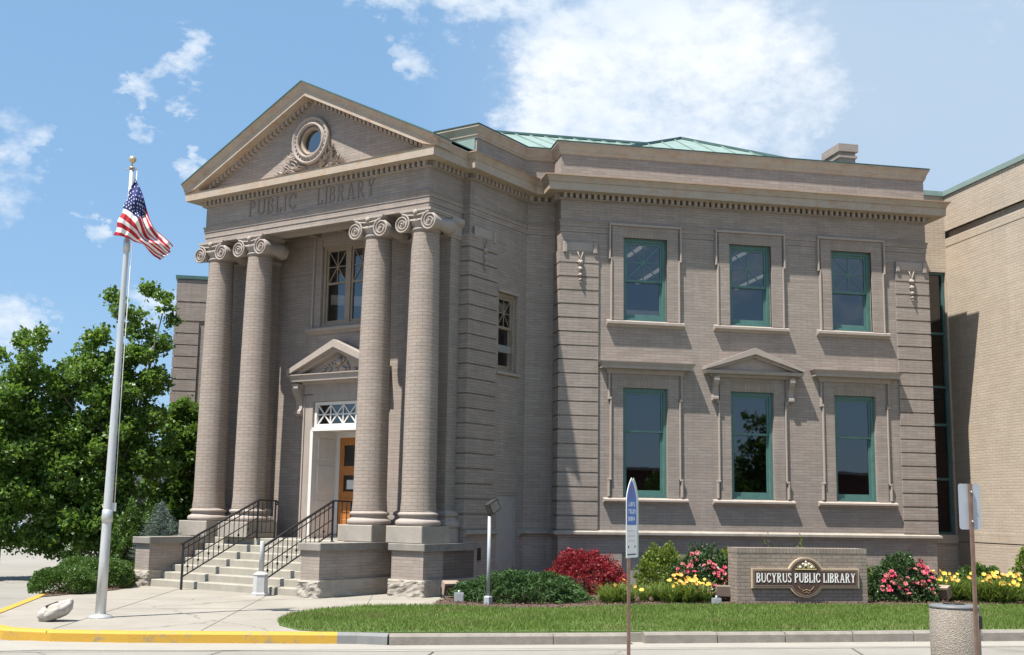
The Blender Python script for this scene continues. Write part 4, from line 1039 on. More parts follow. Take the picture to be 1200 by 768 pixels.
# ================================================================== BUFF ANNEX
def annex():
    AX, YR, H = 9.9, 1.4, 9.41
    A = thing('annex_building', (12, 0, 0), 'modern buff brick annex with green coping and tall dark glass slot', 'building')
    def FX(s, o, z): return (AX-o, -s, z)
    def FY(s, o, z): return (s, YR-o, z)
    m = MB()
    g = [(8.27, 8.42), (8.03, 8.05)]
    bands = [(0, 1.03), (1.05, 8.03), (8.05, 8.25), (8.43, 9.3)]
    for F, s0, s1 in ((FX, -YR, 4.6), ):
        for z0, z1 in bands: m.wall(F, s0, s1, z0, z1, (), .3)
        for z0, z1, d in ((1.03, 1.05, .02), (8.03, 8.05, .02), (8.25, 8.43, .09)): m.wall(F, s0, s1, z0, z1, (), .2, -d)
    m.wall(FY, 8.3, AX, 0, 9.3, [(8.56, AX-.04, 1.2, 7.42)], .3)
    m.box(AX+.25, 24, -4.6, 14, 0, 9.3); m.box(AX, 24, -4.61, -4.58, 0, 9.3)
    m.build('wall', M['annexbrick'], A)
    sd_ = brick_mat('buff soldier brick', (.43, .368, .295), (.395, .338, .27), (.34, .285, .225), w=.08, h=.3, ms=.006, stain=.05)
    s = MB(); s.box(-YR, 4.6, 0, .008, 1.055, 1.26, FX); s.box(8.56, AX-.01, 0, .05, 1.0, 1.2, FY); s.build('soldier_course', sd_, A)
    c = MB(); c.sweep([(-.3, 9.3), (.035, 9.3), (.035, 9.42), (-.3, 9.44)], [(8.3, YR), (AX, YR), (AX, -4.6), (24, -4.6)]); c.build('coping', M['copper'], A)
    w = MB()
    for a, b in ((8.56, 8.62), (9.30, 9.36), (AX-.11, AX-.05)): w.box(a, b, -.16, -.06, 1.2, 7.42, FY)
    for z in (1.2, 2.45, 3.72, 4.62, 5.9, 7.36): w.box(8.62, AX-.11, -.155, -.065, z, z+.06, FY)
    W = w.build('window', M['copperdark'], A)
    g_ = MB(); g_.add([FY(8.6, -.12, 1.22), FY(AX-.08, -.12, 1.22), FY(AX-.08, -.12, 7.4), FY(8.6, -.12, 7.4)], [(0, 1, 2, 3)]); g_.build('pane', M['darkglass'], W)
    i = MB(); i.box(8.5, AX, 5.0, 5.1, 0, 9); i.box(8.45, AX, 1.7, 5.0, 4.4, 4.55); i.box(8.45, AX, 1.7, 5.0, .9, 1.0); i.box(8.45, AX, YR+.3, 5.0, 8.8, 8.9); i.build('interior', M['interior'], A)
    for z in (2.62, 5.62):
        l = MB(); l.lathe([(.03, .12), (.16, .08), (.2, .0), (.19, -.02), (.02, -.03)], (9.28, 2.6, z), 20); l.build('pendant_lamp', M['amber'], A)
annex()

# far wing seen between and left of the columns
def wing():
    W = thing('brick_wing', (-7, 10, 0), 'grey brown brick wing with green coping and banded corner, behind the left columns', 'building')
    def F(s, o, z): return (s, 10-o, z)
    m = MB(); m.wall(F, -8.64, LC.x+.01, 0, 7.9, (), .3); m.wall(lambda s, o, z: (-8.64-o, 10+s, z), 0, 6, 0, 7.9, (), .3); m.build('wall', M['brick'], W)
    b = MB(); 
    b.box(-8.66, LC.x, 0, .03, 7.27, 7.88, F); b.box(-8.66, LC.x, 0, .03, 7.25-.53, 7.22, F)
    z = 6.68
    while z > .6: b.box(-8.675, -8.0, 0, .04, z-.31, z-.015, F); z -= .325
    b.build('banding', M['brick'], W)
    c = MB(); c.box(-8.70, LC.x-.02, -.3, .06, 7.9, 8.0, F); c.box(-8.70, -8.34, -6, -.3, 7.9, 8.0, F); c.build('coping', M['copperdark'], W)
wing()

# ================================================================== RAILINGS
def railing(u, vb, vt, vend, label, side):
    z0, zb = 0.0, .86
    P = thing('stair_railing', FP(u, vb, 0), label, 'railing', 'iron railings on the entrance steps')
    f = lambda v, z, du=0: FP(u+du, v, z)
    m = MB(); m.bar(f(vb, 0), f(vb, .88), .045, .045)
    m.build('post', M['iron'], P)
    for v in (vt, vend):
        MB().bar(f(v, .95), f(v, 1.74), .04, .04).build('post', M['iron'], P)
    h = MB(); h.bar(f(vb+.04, .86), f(vt, 1.73), .05, .03); h.bar(f(vt, 1.735), f(vend, 1.72), .05, .03)
    pts = [f(vend+.07*math.cos(a)-.0, 1.675+.045*math.sin(a)) for a in [R(90-30*k) for k in range(0, 12)]]
    pts = [f(vend-.02-.055*math.sin(a)*(1-k/22), 1.675+.045*math.cos(a)*(1-k/22)) for k, a in enumerate([R(30*k) for k in range(0, 14)])]
    h.tube(pts, .016, 6); h.build('handrail', M['iron'], P)
    b = MB(); sl = (1.73-.86)/(vb-vt)
    zt = lambda v: .86+sl*(vb-v); 
    b.bar(f(vb, zt(vb)-.62), f(vt, zt(vt)-.62), .03, .018); b.bar(f(vb, zt(vb)-.36), f(vt, zt(vt)-.36), .022, .014); b.bar(f(vb, zt(vb)-.10), f(vt, zt(vt)-.10), .022, .014); b.build('rail_bars', M['iron'], P)
    n = 15; 
    for i in range(1, n):
        v = vb+(vt-vb)*i/n; z = zt(v); k = MB(); k.bar(f(v, z-.62), f(v, z-.02), .016, .016)
        if i % 2: k.lathe([(.0, -.03), (.022, -.015), (.022, .015), (0, .03)], f(v, z-.48), 8)
        k.build('baluster', M['iron'], P)
    for i in range(1, 4):
        v = vt+(vend-vt)*i/4; MB().bar(f(v, 1.05), f(v, 1.72), .016, .016).build('baluster', M['iron'], P)
    MB().bar(f(vt, 1.07), f(vend, 1.07), .022, .016).build('rail_bars', M['iron'], P)
railing(-5.25, 5.22, 3.30, 2.80, 'black iron stair railing on the left side of the entrance steps', -1)
railing(-3.22, 5.10, 3.26, 2.72, 'black iron stair railing on the right, behind the white hexagonal post', 1)

def hexpost():
    c = (-5.91, -1.50, 0)
    P = thing('hexagonal_post', c, 'white six-sided metal post base with thin pipe at the foot of the steps', 'post')
    w = plain_mat('weathered white metal', (.42, .42, .41), .5, .08)
    MB().lathe([(.155, 0), (.155, .04), (.135, .06), (.128, .36), (.14, .37), (.14, .385), (.06, .43)], c, 6, smooth=False).build('base', w, P)
    MB().lathe([(.045, .42), (.04, .96), (.03, .975)], c, 14).build('pipe', w, P)
hexpost()

# ================================================================== FLAG AND POLE
def flagpole():
    b = Vector((-8.10, -5.81, 0)); t = Vector((-8.075, -5.81, 6.62))
    P = thing('flagpole', b, 'tall tapered silver metal flagpole on the pavement corner', 'flagpole')
    n = NB('spun aluminium'); n.col(n.mix(n.ramp(n.noise(3, 6, .6, (6, 6, .6)), .3, .7), (.46, .46, .455), (.62, .62, .61))); n.rough(.42); n.b.inputs['Metallic'].default_value = .45
    # measured lean: a slight sag towards the street at the top
    pts = [b+(t-b)*k/8 for k in range(9)]
    MB().tube(pts, [.075-.045*k/8 for k in range(9)], 20).build('pole', n.m, P)
    MB().lathe([(.18, .0), (.18, .012), (.15, .035), (.09, .05), (.078, .055)], b, 28).build('base_flange', M['steel'], P)
    for z in (1.43, 5.42):
        r_ = .077-.045*z/6.62; c = b+(t-b)*z/6.62; MB().lathe([(r_, -.09), (r_+.009, -.085), (r_+.009, .085), (r_, .09)], c, 20).build('collar', M['steel'], P)
    fn = MB(); fn.lathe([(.012, 0), (.012, .09)], t, 10); fn.lathe([(.055*math.sin(R(a)), .135-.055*math.cos(R(a))) for a in range(10, 181, 17)], t, 18); fn.lathe([(.045, -.01), (.045, .01), (.02, .02)], t, 14)
    fn.build('finial_ball', plain_mat('dull gold', (.55, .44, .27), .35, .1, .6), P)
    MB().bar(t+Vector((-.08, 0, -.02)), t+Vector((.09, 0, -.02)), .02, .02).build('pulley_arm', M['steel'], P)
    c = MB(); c.tube([t+Vector((.075, -.01, -.02)), b+Vector((.09, -.02, 3.5)), b+Vector((.095, -.02, 1.55))], .005, 5); c.tube([t+Vector((.065, .01, -.02)), b+Vector((.08, .02, 3.3)), b+Vector((.095, .02, 1.55))], .005, 5); c.build('halyard', M['white'], P)
    MB().box(b.x+.05, b.x+.12, b.y-.02, b.y+.02, 1.5, 1.62).build('cleat', M['steel'], P)
flagpole()
def flag():
    # control net: rows along the hoist (top to bottom), columns along the fly; (x, y, z)
    net = [[(-8.02, -5.87, 6.46), (-7.90, -5.90, 6.20), (-7.82, -5.92, 5.98), (-7.70, -5.95, 5.72), (-7.55, -5.93, 5.58), (-7.41, -5.90, 5.44)],
           [(-8.08, -5.90, 6.20), (-7.97, -6.02, 6.06), (-7.86, -5.90, 5.88), (-7.74, -6.05, 5.64), (-7.58, -5.92, 5.48), (-7.44, -5.96, 5.36)],
           [(-8.14, -5.90, 6.00), (-8.02, -5.98, 5.92), (-7.90, -6.10, 5.78), (-7.80, -5.96, 5.56), (-7.62, -6.02, 5.42), (-7.46, -5.92, 5.30)],
           [(-8.21, -5.88, 5.78), (-8.08, -6.00, 5.70), (-7.95, -5.92, 5.60), (-7.84, -6.06, 5.47), (-7.66, -5.93, 5.36), (-7.50, -6.0, 5.25)],
           [(-8.26, -5.86, 5.56), (-8.12, -5.95, 5.53), (-7.98, -5.88, 5.48), (-7.84, -5.98, 5.42), (-7.70, -5.90, 5.30), (-7.56, -5.93, 5.20)]]
    net = np.array(net)
    def interp(A, t):       # Catmull-Rom along axis 0
        n = len(A)-1; x = t*n; i = min(int(x), n-1); f = x-i
        p0, p1, p2, p3 = A[max(i-1, 0)], A[i], A[i+1], A[min(i+2, n)]
        return .5*((2*p1)+(-p0+p2)*f+(2*p0-5*p1+4*p2-p3)*f*f+(-p0+3*p1-3*p2+p3)*f**3)
    NU, NV = 76, 52; vs = []; uvs = []
    for j in range(NV+1):
        row = interp(net, j/NV)
        for i in range(NU+1):
            p = interp(row, i/NU).copy(); a, b = i/NU, j/NV
            p[1] += .035*math.sin(a*19+b*5)*min(1, a*4)+.012*math.sin(a*41-b*8); p[0] += .012*math.sin(b*23+a*7); vs.append(tuple(p)); uvs.append((a, b))
    fs = [(j*(NU+1)+i, j*(NU+1)+i+1, (j+1)*(NU+1)+i+1, (j+1)*(NU+1)+i) for j in range(NV) for i in range(NU)]
    me = bpy.data.meshes.new('flag'); L = vs[0]; me.from_pydata([(a-L[0], b-L[1], c-L[2]) for a, b, c in vs], [], fs)
    red = plain_mat('flag red', (.50, .022, .035), .8, .08); wh = plain_mat('flag white', (.80, .79, .77), .8, .04); bl = plain_mat('flag blue', (.022, .035, .17), .8, .1)
    for m_ in (red, wh, bl):
        me.materials.append(m_); nt = m_.node_tree; b = nt.nodes['Principled BSDF']; tr = nt.nodes.new('ShaderNodeBsdfTranslucent'); mx = nt.nodes.new('ShaderNodeMixShader'); mx.inputs[0].default_value = .3
        nt.links.new(b.inputs['Base Color'].links[0].from_socket, tr.inputs[0]); nt.links.new(b.outputs[0], mx.inputs[1]); nt.links.new(tr.outputs[0], mx.inputs[2]); nt.links.new(mx.outputs[0], nt.nodes['Material Output'].inputs[0])
    for p in me.polygons:
        i = p.index % NU; j = p.index//NU; a, b = (i+.5)/NU, (j+.5)/NV; p.use_smooth = True
        p.material_index = 2 if (a < .40 and b < 7/13) else int(b*13) % 2
    o = bpy.data.objects.new('flag', me); COL.objects.link(o); o.location = L
    o.modifiers.new('thickness', 'SOLIDIFY').thickness = .003
    tag(o, 'red, white and blue striped flag with stars hanging limp from the pole top', 'flag')
    st = MB()
    for r_ in range(9):
        for c in range(11):
            if (r_+c) % 2: continue
            a0, b0 = .40*(c+1)/12, (7/13)*(r_+1)/10
            P0 = Vector(interp(interp(net, b0), a0)); a, b = a0, b0
            P0.y += .035*math.sin(a*19+b*5)*min(1, a*4)+.012*math.sin(a*41-b*8); P0.x += .012*math.sin(b*23+a*7)
            du = Vector(interp(interp(net, b0), min(1, a0+.02)))-Vector(interp(interp(net, b0), a0-.02)); dv = Vector(interp(interp(net, b0+.02), a0))-Vector(interp(interp(net, b0-.02), a0))
            du.normalize(); dv.normalize(); nn = du.cross(dv).normalized()
            if nn.y > 0: nn = -nn
            st.add([P0+nn*.012+(du*math.cos(math.pi*k/5+.3)+dv*math.sin(math.pi*k/5+.3))*(.017 if k % 2 == 0 else .008) for k in range(10)], [tuple(range(10))])
    st.build('stars', wh, o, fixn=False)
flag()

# ================================================================== SIGN WALL
def signwall():
    W = thing('sign_wall', (3.78, -3.1, 0), 'low brick wall carrying the brown and gold library sign', 'sign wall')
    s0, s1, y = 2.52, 5.07, -3.35
    MB().box(s0, s1, y, y+.42, 0, .97).build('brick_wall', M['signbrick'], W)
    sb = brick_mat('sign rowlock', (.27, .225, .19), (.22, .182, .155), (.15, .125, .105), w=.066, h=.2, ms=.006)
    MB().box(s0-.004, s1+.004, y-.004, y+.424, .905, .995).build('rowlock_cap', sb, W)
    B = thing('library_sign', (3.82, y-.03, .47), 'brown signboard with cream border and serif lettering reading BUCYRUS PUBLIC LIBRARY', 'sign')
    def F(s, o, z): return (s, y-o, z)
    cx, cz = 3.83, .475; x0, x1, z0, z1 = 2.80, 4.86, .30, .62; rad = .345
    def outline(g):
        a = R(math.degrees(math.asin((z1+g-cz)/(rad+g)))); pts = []
        bt = math.asin((cz-(z0-g))/(rad+g)); top = math.asin((z1+g-cz)/(rad+g))
        pts.append((x0-g, z0-g)); 
        for k in range(21):
            t = math.pi+bt+(math.pi-2*bt)*k/20; pts.append((cx+(rad+g)*math.cos(t), cz+(rad+g)*math.sin(t)))
        pts += [(x1+g, z0-g), (x1+g, z1+g)]
        for k in range(21):
            t = top+(math.pi-2*top)*k/20; pts.append((cx+(rad+g)*math.cos(t), cz+(rad+g)*math.sin(t)))
        pts.append((x0-g, z1+g)); return pts
    brown = plain_mat('brown sign face', (.075, .042, .032), .5, .1); gold = plain_mat('cream gold border', (.50, .38, .26), .5, .1)
    MB().prism(outline(.018), .01, .055, F).build('border', gold, B)
    MB().prism(outline(-.008), .02, .062, F).build('face', brown, B)
    inner = [(a, b) for a, b in outline(-.022)]
    m = MB(); n = len(inner); o2 = outline(-.027)
    for i in range(n):
        j = (i+1) % n; m.add([F(inner[i][0], .0632, inner[i][1]), F(inner[j][0], .0632, inner[j][1]), F(o2[j][0], .0632, o2[j][1]), F(o2[i][0], .0632, o2[i][1])], [(0, 1, 2, 3)])
    m.build('inner_line', gold, B, fixn=False)
    t = MB(); text_mesh(t, 'BUCYRUS PUBLIC LIBRARY', F, 2.865, 4.80, .385, .165, .062, .070, t=.165, n=.075, gap=.12, space=.40, sr=.045)
    tag(t.build('lettering', plain_mat('white letters', (.80, .78, .74), .5, .02), B), 'white serif capitals reading BUCYRUS PUBLIC LIBRARY')
    e = MB(); ez = .625
    e.box(cx-.205, cx+.205, .06, .072, ez-.012, ez+.006, F)
    gl = plain_mat('gilt', (.60, .47, .20), .4, .1); sv = plain_mat('pale silver', (.55, .53, .52), .5, .1)
    for sg in (-1, 1):
        for k in range(5):
            a = R(12+k*17); L = .175-.01*k; p = (cx+sg*L*math.cos(a)*.95, ez+.01+L*math.sin(a)*.75)
            e.prism([(cx+sg*.03, ez+.01), (p[0]+.012*math.sin(a), p[1]-.012*math.cos(a)), (p[0]+sg*.015, p[1]+.01), (p[0]-.02*math.sin(a), p[1]+.012)], .062, .067+.001*k, F)
    e.build('emblem', gl, B)
    e2 = MB()
    for sx, sz, rr in ((0, .07, .032), (-.11, .035, .026), (.11, .035, .026), (0, .13, .02), (-.06, .09, .02), (.06, .09, .02)): e2.lathe_axis([(rr, 0), (rr*.9, .008), (0, .014)], F(cx+sx, .067, ez+sz), (0, -1, 0), n=12)
    e2.build('emblem_petals', sv, B)
    e3 = MB()
    for sg in (-1, 1):
        pts = [F(cx+sg*x, .064, z) for x, z in ((.0, .26), (.06, .235), (.12, .27), (.15, .32))]; e3.tube(pts, [.008, .008, .007, .004], 5)
        pts = [F(cx+sg*x, .064, z) for x, z in ((.0, .22), (.05, .19), (.08, .22), (.05, .245))]; e3.tube(pts, [.006]*4, 5)
    e3.build('scrollwork', plain_mat('faded gold', (.26, .17, .09), .5), B)
signwall()

# ================================================================== LIGHTS AND BOXES IN THE BEDS
def floods():
    P = thing('flood_light', (-2.08, -3.56, 0), 'black square floodlight on a thin grey pole above the juniper', 'floodlight')
    MB().lathe([(.032, 0), (.03, 1.49)], (-2.08, -3.56, 0), 14).build('pole', M['greymetal'], P)
    MB().lathe([(.075, 0), (.075, .13), (.05, .15)], (-2.08, -3.56, 0), 4, smooth=False).build('foot', M['greymetal'], P)
    hm = MB(); c = Vector((-2.045, -3.56, 1.66)); M3 = Matrix.Rotation(R(-32), 3, 'Y')@Matrix.Rotation(R(28), 3, 'Z')@Matrix.Rotation(R(18), 3, 'X')
    def F(a, b, z): return tuple(c+M3@Vector((a, b, z)))
    hm.bbox(-.10, .10, -.06, .075, -.085, .085, F, .02); hm.box(-.115, .115, -.08, -.058, -.10, .10, F); hd = hm.build('lamp_head', plain_mat('dark bronze paint', (.03, .03, .028), .45), P)
    MB().box(-.095, .095, -.086, -.08, -.08, .08, F).build('lens', M['glass'], hd)
    MB().tube([(-2.08, -3.56, 1.49), (-2.075, -3.56, 1.56), tuple(c)], .018, 8).build('knuckle', M['iron'], P)
    tan = plain_mat('tan metal', (.30, .23, .185), .55, .1); dk = plain_mat('brown housing', (.075, .05, .04), .5)
    def box_light(x, y, rz, label, s=1.0, tilt=18):
        G = thing('ground_floodlight', (x, y, 0), label, 'floodlight', 'box floodlights in the planting bed')
        Rm = Matrix.Rotation(rz, 3, 'Z')@Matrix.Rotation(R(tilt), 3, 'X'); c0 = Vector((x, y, .19*s))
        F = lambda a, b, z: tuple(c0+Rm@Vector((a*s, b*s, z*s)))
        m = MB(); m.bbox(-.15, .15, -.10, .085, -.105, .115, F, .02); m.build('housing', tan, G)
        m = MB(); m.box(-.135, .135, .085, .092, -.09, .10, F); m.build('lens', M['darkglass'], G)
        m = MB(); m.box(-.14, .14, -.107, -.10, -.095, .085, F); m.build('back_plate', dk, G)
        m = MB(); m.bar((x-.165*s, y, 0), (x-.165*s, y, .2*s), .015, .03); m.bar((x+.165*s, y, 0), (x+.165*s, y, .2*s), .015, .03); m.bar((x-.165*s, y, .01), (x+.165*s, y, .01), .03, .015); m.build('bracket', M['iron'], G)
    box_light(-2.52, -2.1, R(12), 'brown box floodlight beside the portico pedestal, left of the juniper')
    box_light(2.43, -2.9, R(-15), 'brown box floodlight under the pink rose bush left of the sign', .95, -12)
    box_light(6.86, -2.9, R(-55), 'tan box floodlight tilted beside the rose bush right of the sign')
    def ebox(x, y, label, h):
        G = thing('electrical_box', (x, y, 0), label, 'box', 'small grey outlet boxes in the mulch')
        MB().bbox(x-.075, x+.075, y-.05, y+.05, .02, .02+h, FW, .008).build('case', M['greymetal'], G)
        MB().box(x-.06, x+.06, y-.058, y-.05, .035, h, FW).build('cover', M['steel'], G)
        MB().lathe([(.02, 0), (.02, .06)], (x-.0, y, h), 8).build('conduit', M['greymetal'], G)
    ebox(-2.53, -3.22, 'small grey outlet box left of the thin grey pole', .16); ebox(1.98, -3.72, 'small grey outlet box in front of the yellow daylilies', .11)
    m = MB(); m.bbox(.10, .50, .1-.7, .35-.7, 0, .30, FW, .03); tag(m.build('stone_block', M['limestone'], loc=(.3, -.5, 0)), 'pale stone block between the juniper and the red barberry', 'stone')
floods()

def boulder():
    bm = bmesh.new(); bmesh.ops.create_icosphere(bm, subdivisions=4, radius=1)
    from mathutils import noise as ns
    for v in bm.verts:
        p = v.co.copy(); k = 1+.16*ns.noise(p*1.4+Vector((3, 1, 5)))+.07*ns.noise(p*3.3)+.025*ns.noise(p*8)
        x, y, z = p*k; x2 = x*.225+.07*z; z2 = z*.155+.045*x
        zz = z2+.14
        if zz > .235+.35*x2: zz = (.235+.35*x2)+(zz-(.235+.35*x2))*.25     # flattened sloping top
        v.co = (x2, y*.19, max(zz, -.01))
    me = bpy.data.meshes.new('boulder'); bm.to_mesh(me); bm.free()
    for p in me.polygons: p.use_smooth = True
    n = NB('granite'); c = n.mix(n.ramp(n.noise(5, 8, .7), .3, .7), (.30, .27, .235), (.55, .51, .46)); c = n.mix(n.ramp(n.noise(45, 4, .7), .55, .68, 0, .6), c, (.17, .15, .13)); n.col(c); n.rough(.9); n.bump(n.noise(18, 7, .7), .03, .7)
    me.materials.append(n.m); o = bpy.data.objects.new('boulder', me); COL.objects.link(o); o.location = (-8.63, -6.32, 0)
    tag(o, 'pale granite boulder with a small bronze plaque on the pavement', 'boulder')
    best = min((v for v in me.vertices if v.co.z > .08), key=lambda v: (v.co.x+.055)**2+(v.co.y+.075)**2+max(0, .2-v.normal.z))
    nn = best.normal.copy(); ex = Vector((1, .25, 0)); ex = (ex-nn*ex.dot(nn)).normalized(); ey = nn.cross(ex); c0 = Vector(o.location)+best.co-nn*.045
    F = lambda a, b, z: tuple(c0+ex*a+ey*b+nn*(z+.045))
    p = MB(); p.box(-.08, .08, -.05, .05, -.05, .010, F); p.box(-.086, .086, -.056, .056, -.05, .006, F); p.build('plaque', plain_mat('bronze plaque', (.11, .085, .07), .4, .2, .6), o)
    for k in range(4): pass
boulder()

# ================================================================== STREET SIGNS AND BIN
def signs():
    rust = plain_mat('rusty brown post', (.14, .085, .06), .7, .3, 0, 10)
    px, py = -2.16, -12.0
    P = thing('parking_sign', (px, py, -.02), 'pair of pointed blue and white metal street signs on a thin brown post', 'street sign')
    MB().bar((px, py, -.02), (px, py, 1.5), .03, .03).build('post', rust, P)
    def pane(ox, oy, ang, nm):
        d = Vector((math.cos(ang), math.sin(ang))); n_ = Vector((d.y, -d.x))
        F = lambda s, o, z: (px+ox+d.x*s+n_.x*o, py+oy+d.y*s+n_.y*o, z)
        z0, z1, zt, w = 1.14, 1.70, 1.955, .15
        def ol(g):
            pts = [(-w+g, z0+g), (w-g, z0+g), (w-g, z1)]
            for k in range(1, 8): t = k/8; pts.append(((w-g)*math.cos(t*math.pi/2)**.8, z1+(zt-g*1.6-z1)*math.sin(t*math.pi/2)**1.15 if False else z1+(zt-g*1.6-z1)*t))
            pts.append((0, zt-g*1.6))
            for k in range(7, 0, -1): t = k/8; pts.append((-(w-g)*math.cos(t*math.pi/2)**.8, z1+(zt-g*1.6-z1)*t))
            pts.append((-(w-g), z1)); return pts
        b = MB().prism(ol(0), -.002, .002, F).build('sign_panel', plain_mat('white sign sheet', (.72, .73, .70), .4, .03), P)
        blue = plain_mat('sign blue', (.035, .13, .42), .4, .05)
        o = ol(.018); up = [p for p in o if p[1] >= z1]; MB().prism([(-(w-.018), 1.47), (w-.018, 1.47)]+up, .002, .0032, F).build('blue_field', blue, b)
        r_ = random.Random(5); l = MB(); wm = plain_mat('pale sign print', (.62, .66, .74), .5, .02)
        for zz in (1.66, 1.585, 1.51):     # worn three-line legend, too small to read
            x = -.10
            while x < .09:
                ww = r_.uniform(.012, .022); l.box(x, x+.005, .0032, .004, zz, zz+.045, F); l.box(x, x+ww, .0032, .0041, zz+(.036 if r_.random() < .5 else .0), zz+(.045 if r_.random() < .5 else .009)+.003, F); x += ww+.008
        l.build('legend', wm, b)
        rd = MB(); rd.box(-.006, .006, .0034, .0044, 1.74, 1.86, F); rd.box(-.03, .03, .0034, .0043, 1.85, 1.862, F); rd.build('red_mark', plain_mat('sign red', (.45, .06, .06), .5), b)
        s = MB(); s.box(-.12, .12, .002, .0035, 1.165, 1.18, F)
        for sx in (-.09, .09): s.lathe_axis([(.012, 0), (.01, .006)], F(sx, .002, 1.25), F(0, 1, 0) if False else (n_.x, n_.y, 0), n=8)
        s.build('lower_print', plain_mat('navy print', (.06, .08, .15), .5), b)
        pr = MB(); r2 = random.Random(6)
        for zz in (1.40, 1.35, 1.30):
            for k in range(6):
                x = -.09+k*.03; pr.box(x, x+.018, .002, .0034, zz, zz+.018, F)
        pr.build('faint_print', plain_mat('faded pink print', (.62, .50, .50), .5), b)
    va = R(95.0)      # panels angled so the left face is seen obliquely
    pane(.022, -.03, R(51.5), 'a')
    # second panel, back to back in a V
    d = R(83.5+62)
    def pane2():
        ang = R(54); dd = Vector((math.cos(ang), math.sin(ang))); n_ = Vector((dd.y, -dd.x)); F = lambda s, o, z: (px+.065+dd.x*s+n_.x*o, py+.035+dd.y*s+n_.y*o, z)
        z0, z1, zt, w = 1.14, 1.70, 1.955, .15
        pts = [(-w, z0), (w, z0), (w, z1)]+[(w*math.cos(k/8*math.pi/2)**.8, z1+(zt-z1)*k/8) for k in range(1, 8)]+[(0, zt)]+[(-w*math.cos(k/8*math.pi/2)**.8, z1+(zt-z1)*k/8) for k in range(7, 0, -1)]+[(-w, z1)]
        MB().prism(pts, -.002, .002, F).build('sign_back', plain_mat('grey green sign back', (.42, .50, .47), .45, .05), P)
    pane2()
    # right-hand post with the back of a plate
    x, y = 1.50, -12.4
    P = thing('street_sign', (x, y, -.02), 'back of a grey metal road sign on a brown post beside the litter bin', 'street sign')
    MB().bar((x, y, -.02), (x, y, 1.955), .035, .03).build('post', rust, P)
    pts = []; w, z0, z1, rr = .135, 1.475, 1.955, .03
    for cx, cz, a0 in ((w-rr, z0+rr, -90), (w-rr, z1-rr, 0), (-w+rr, z1-rr, 90), (-w+rr, z0+rr, 180)):
        for k in range(5): a = R(a0+k*22.5); pts.append((x+cx+rr*math.cos(a), cz+rr*math.sin(a)))
    Fs = lambda s, o, z: (s, y+.02+o+.1*(s-x), z)
    MB().prism(pts, 0, .004, Fs).build('plate', plain_mat('galvanised plate', (.40, .43, .47), .45, .06, .3), P)
    b = MB()
    for z in (1.56, 1.87): b.lathe_axis([(.012, 0), (.008, .012)], (x, y-.02, z), (0, -1, 0), n=8)
    b.build('bolts', M['steel'], P)
    # litter bin
    bx, by, bz = 1.655, -11.75, -.02
    P = thing('litter_bin', (bx, by, bz), 'round exposed-aggregate concrete litter bin with flat grey lid', 'litter bin')
    n = NB('exposed aggregate'); v = n.N.new('ShaderNodeTexVoronoi'); v.inputs['Scale'].default_value = 85; n.L.new(n.map(), v.inputs['Vector'])
    c = n.mix(n.ramp(v.outputs['Distance'], .1, .6), (.31, .265, .215), (.19, .16, .13)); cm = n.N.new('ShaderNodeSeparateColor'); n.L.new(v.outputs['Color'], cm.inputs[0])
    c = n.mix(n.ramp(cm.outputs[0], .4, .9, 0, .6), c, (.36, .32, .275)); n.col(c); n.rough(.85); n.bump(v.outputs['Distance'], .01, .8)
    MB().lathe([(.26, 0), (.263, .02), (.263, .62), (.255, .635), (.23, .635), (.23, .5)], (bx, by, bz), 48).build('body', n.m, P)
    lid = MB(); lid.lathe([(.262, .635), (.267, .64), (.267, .655), (.25, .668), (.10, .675), (.0, .675)], (bx, by, bz), 48); L_ = lid.build('lid', plain_mat('grey lid', (.13, .135, .14), .5, .15), P)
    o = MB(); o.lathe([(.12, .676), (.12, .680), (.0, .681)], (bx-.0, by-.0, bz), 24); o.build('opening', M['iron'], L_)
    MB().box(bx+.17, bx+.20, by-.215, by-.18, bz+.42, bz+.56).build('latch', M['iron'], P)
signs()

# ================================================================== PLANTS
LM = {}
LM['tree'] = leaf_mat('maple leaves', (.042, .10, .016), (.138, .235, .038), .42, .42, .4)
LM['tree2'] = leaf_mat('darker maple leaves', (.038, .09, .014), (.12, .21, .032), .36, .45)
LM['hedge'] = leaf_mat('hedge leaves', (.028, .07, .011), (.085, .155, .026), .25, .5)
LM['juniper'] = leaf_mat('juniper sprays', (.02, .055, .014), (.062, .125, .03), .15, .6)
LM['barberry'] = leaf_mat('red barberry leaves', (.10, .007, .012), (.36, .034, .045), .22, .5)
LM['spirea'] = leaf_mat('yellow green leaves', (.06, .115, .014), (.19, .245, .035), .35, .5)
LM['rose'] = leaf_mat('rose leaves', (.022, .055, .018), (.07, .12, .04), .2, .4)
LM['lily'] = leaf_mat('daylily blades', (.06, .12, .02), (.19, .26, .055), .35, .5)
LM['spruce'] = leaf_mat('blue spruce needles', (.05, .085, .075), (.16, .22, .205), .1, .7)
LM['far'] = leaf_mat('distant leaves', (.025, .06, .012), (.07, .13, .025), .25, .6)
bark = stone_mat('bark', (.10, .075, .055), (.05, .038, .03), 8, .7, .95, bump=.03)

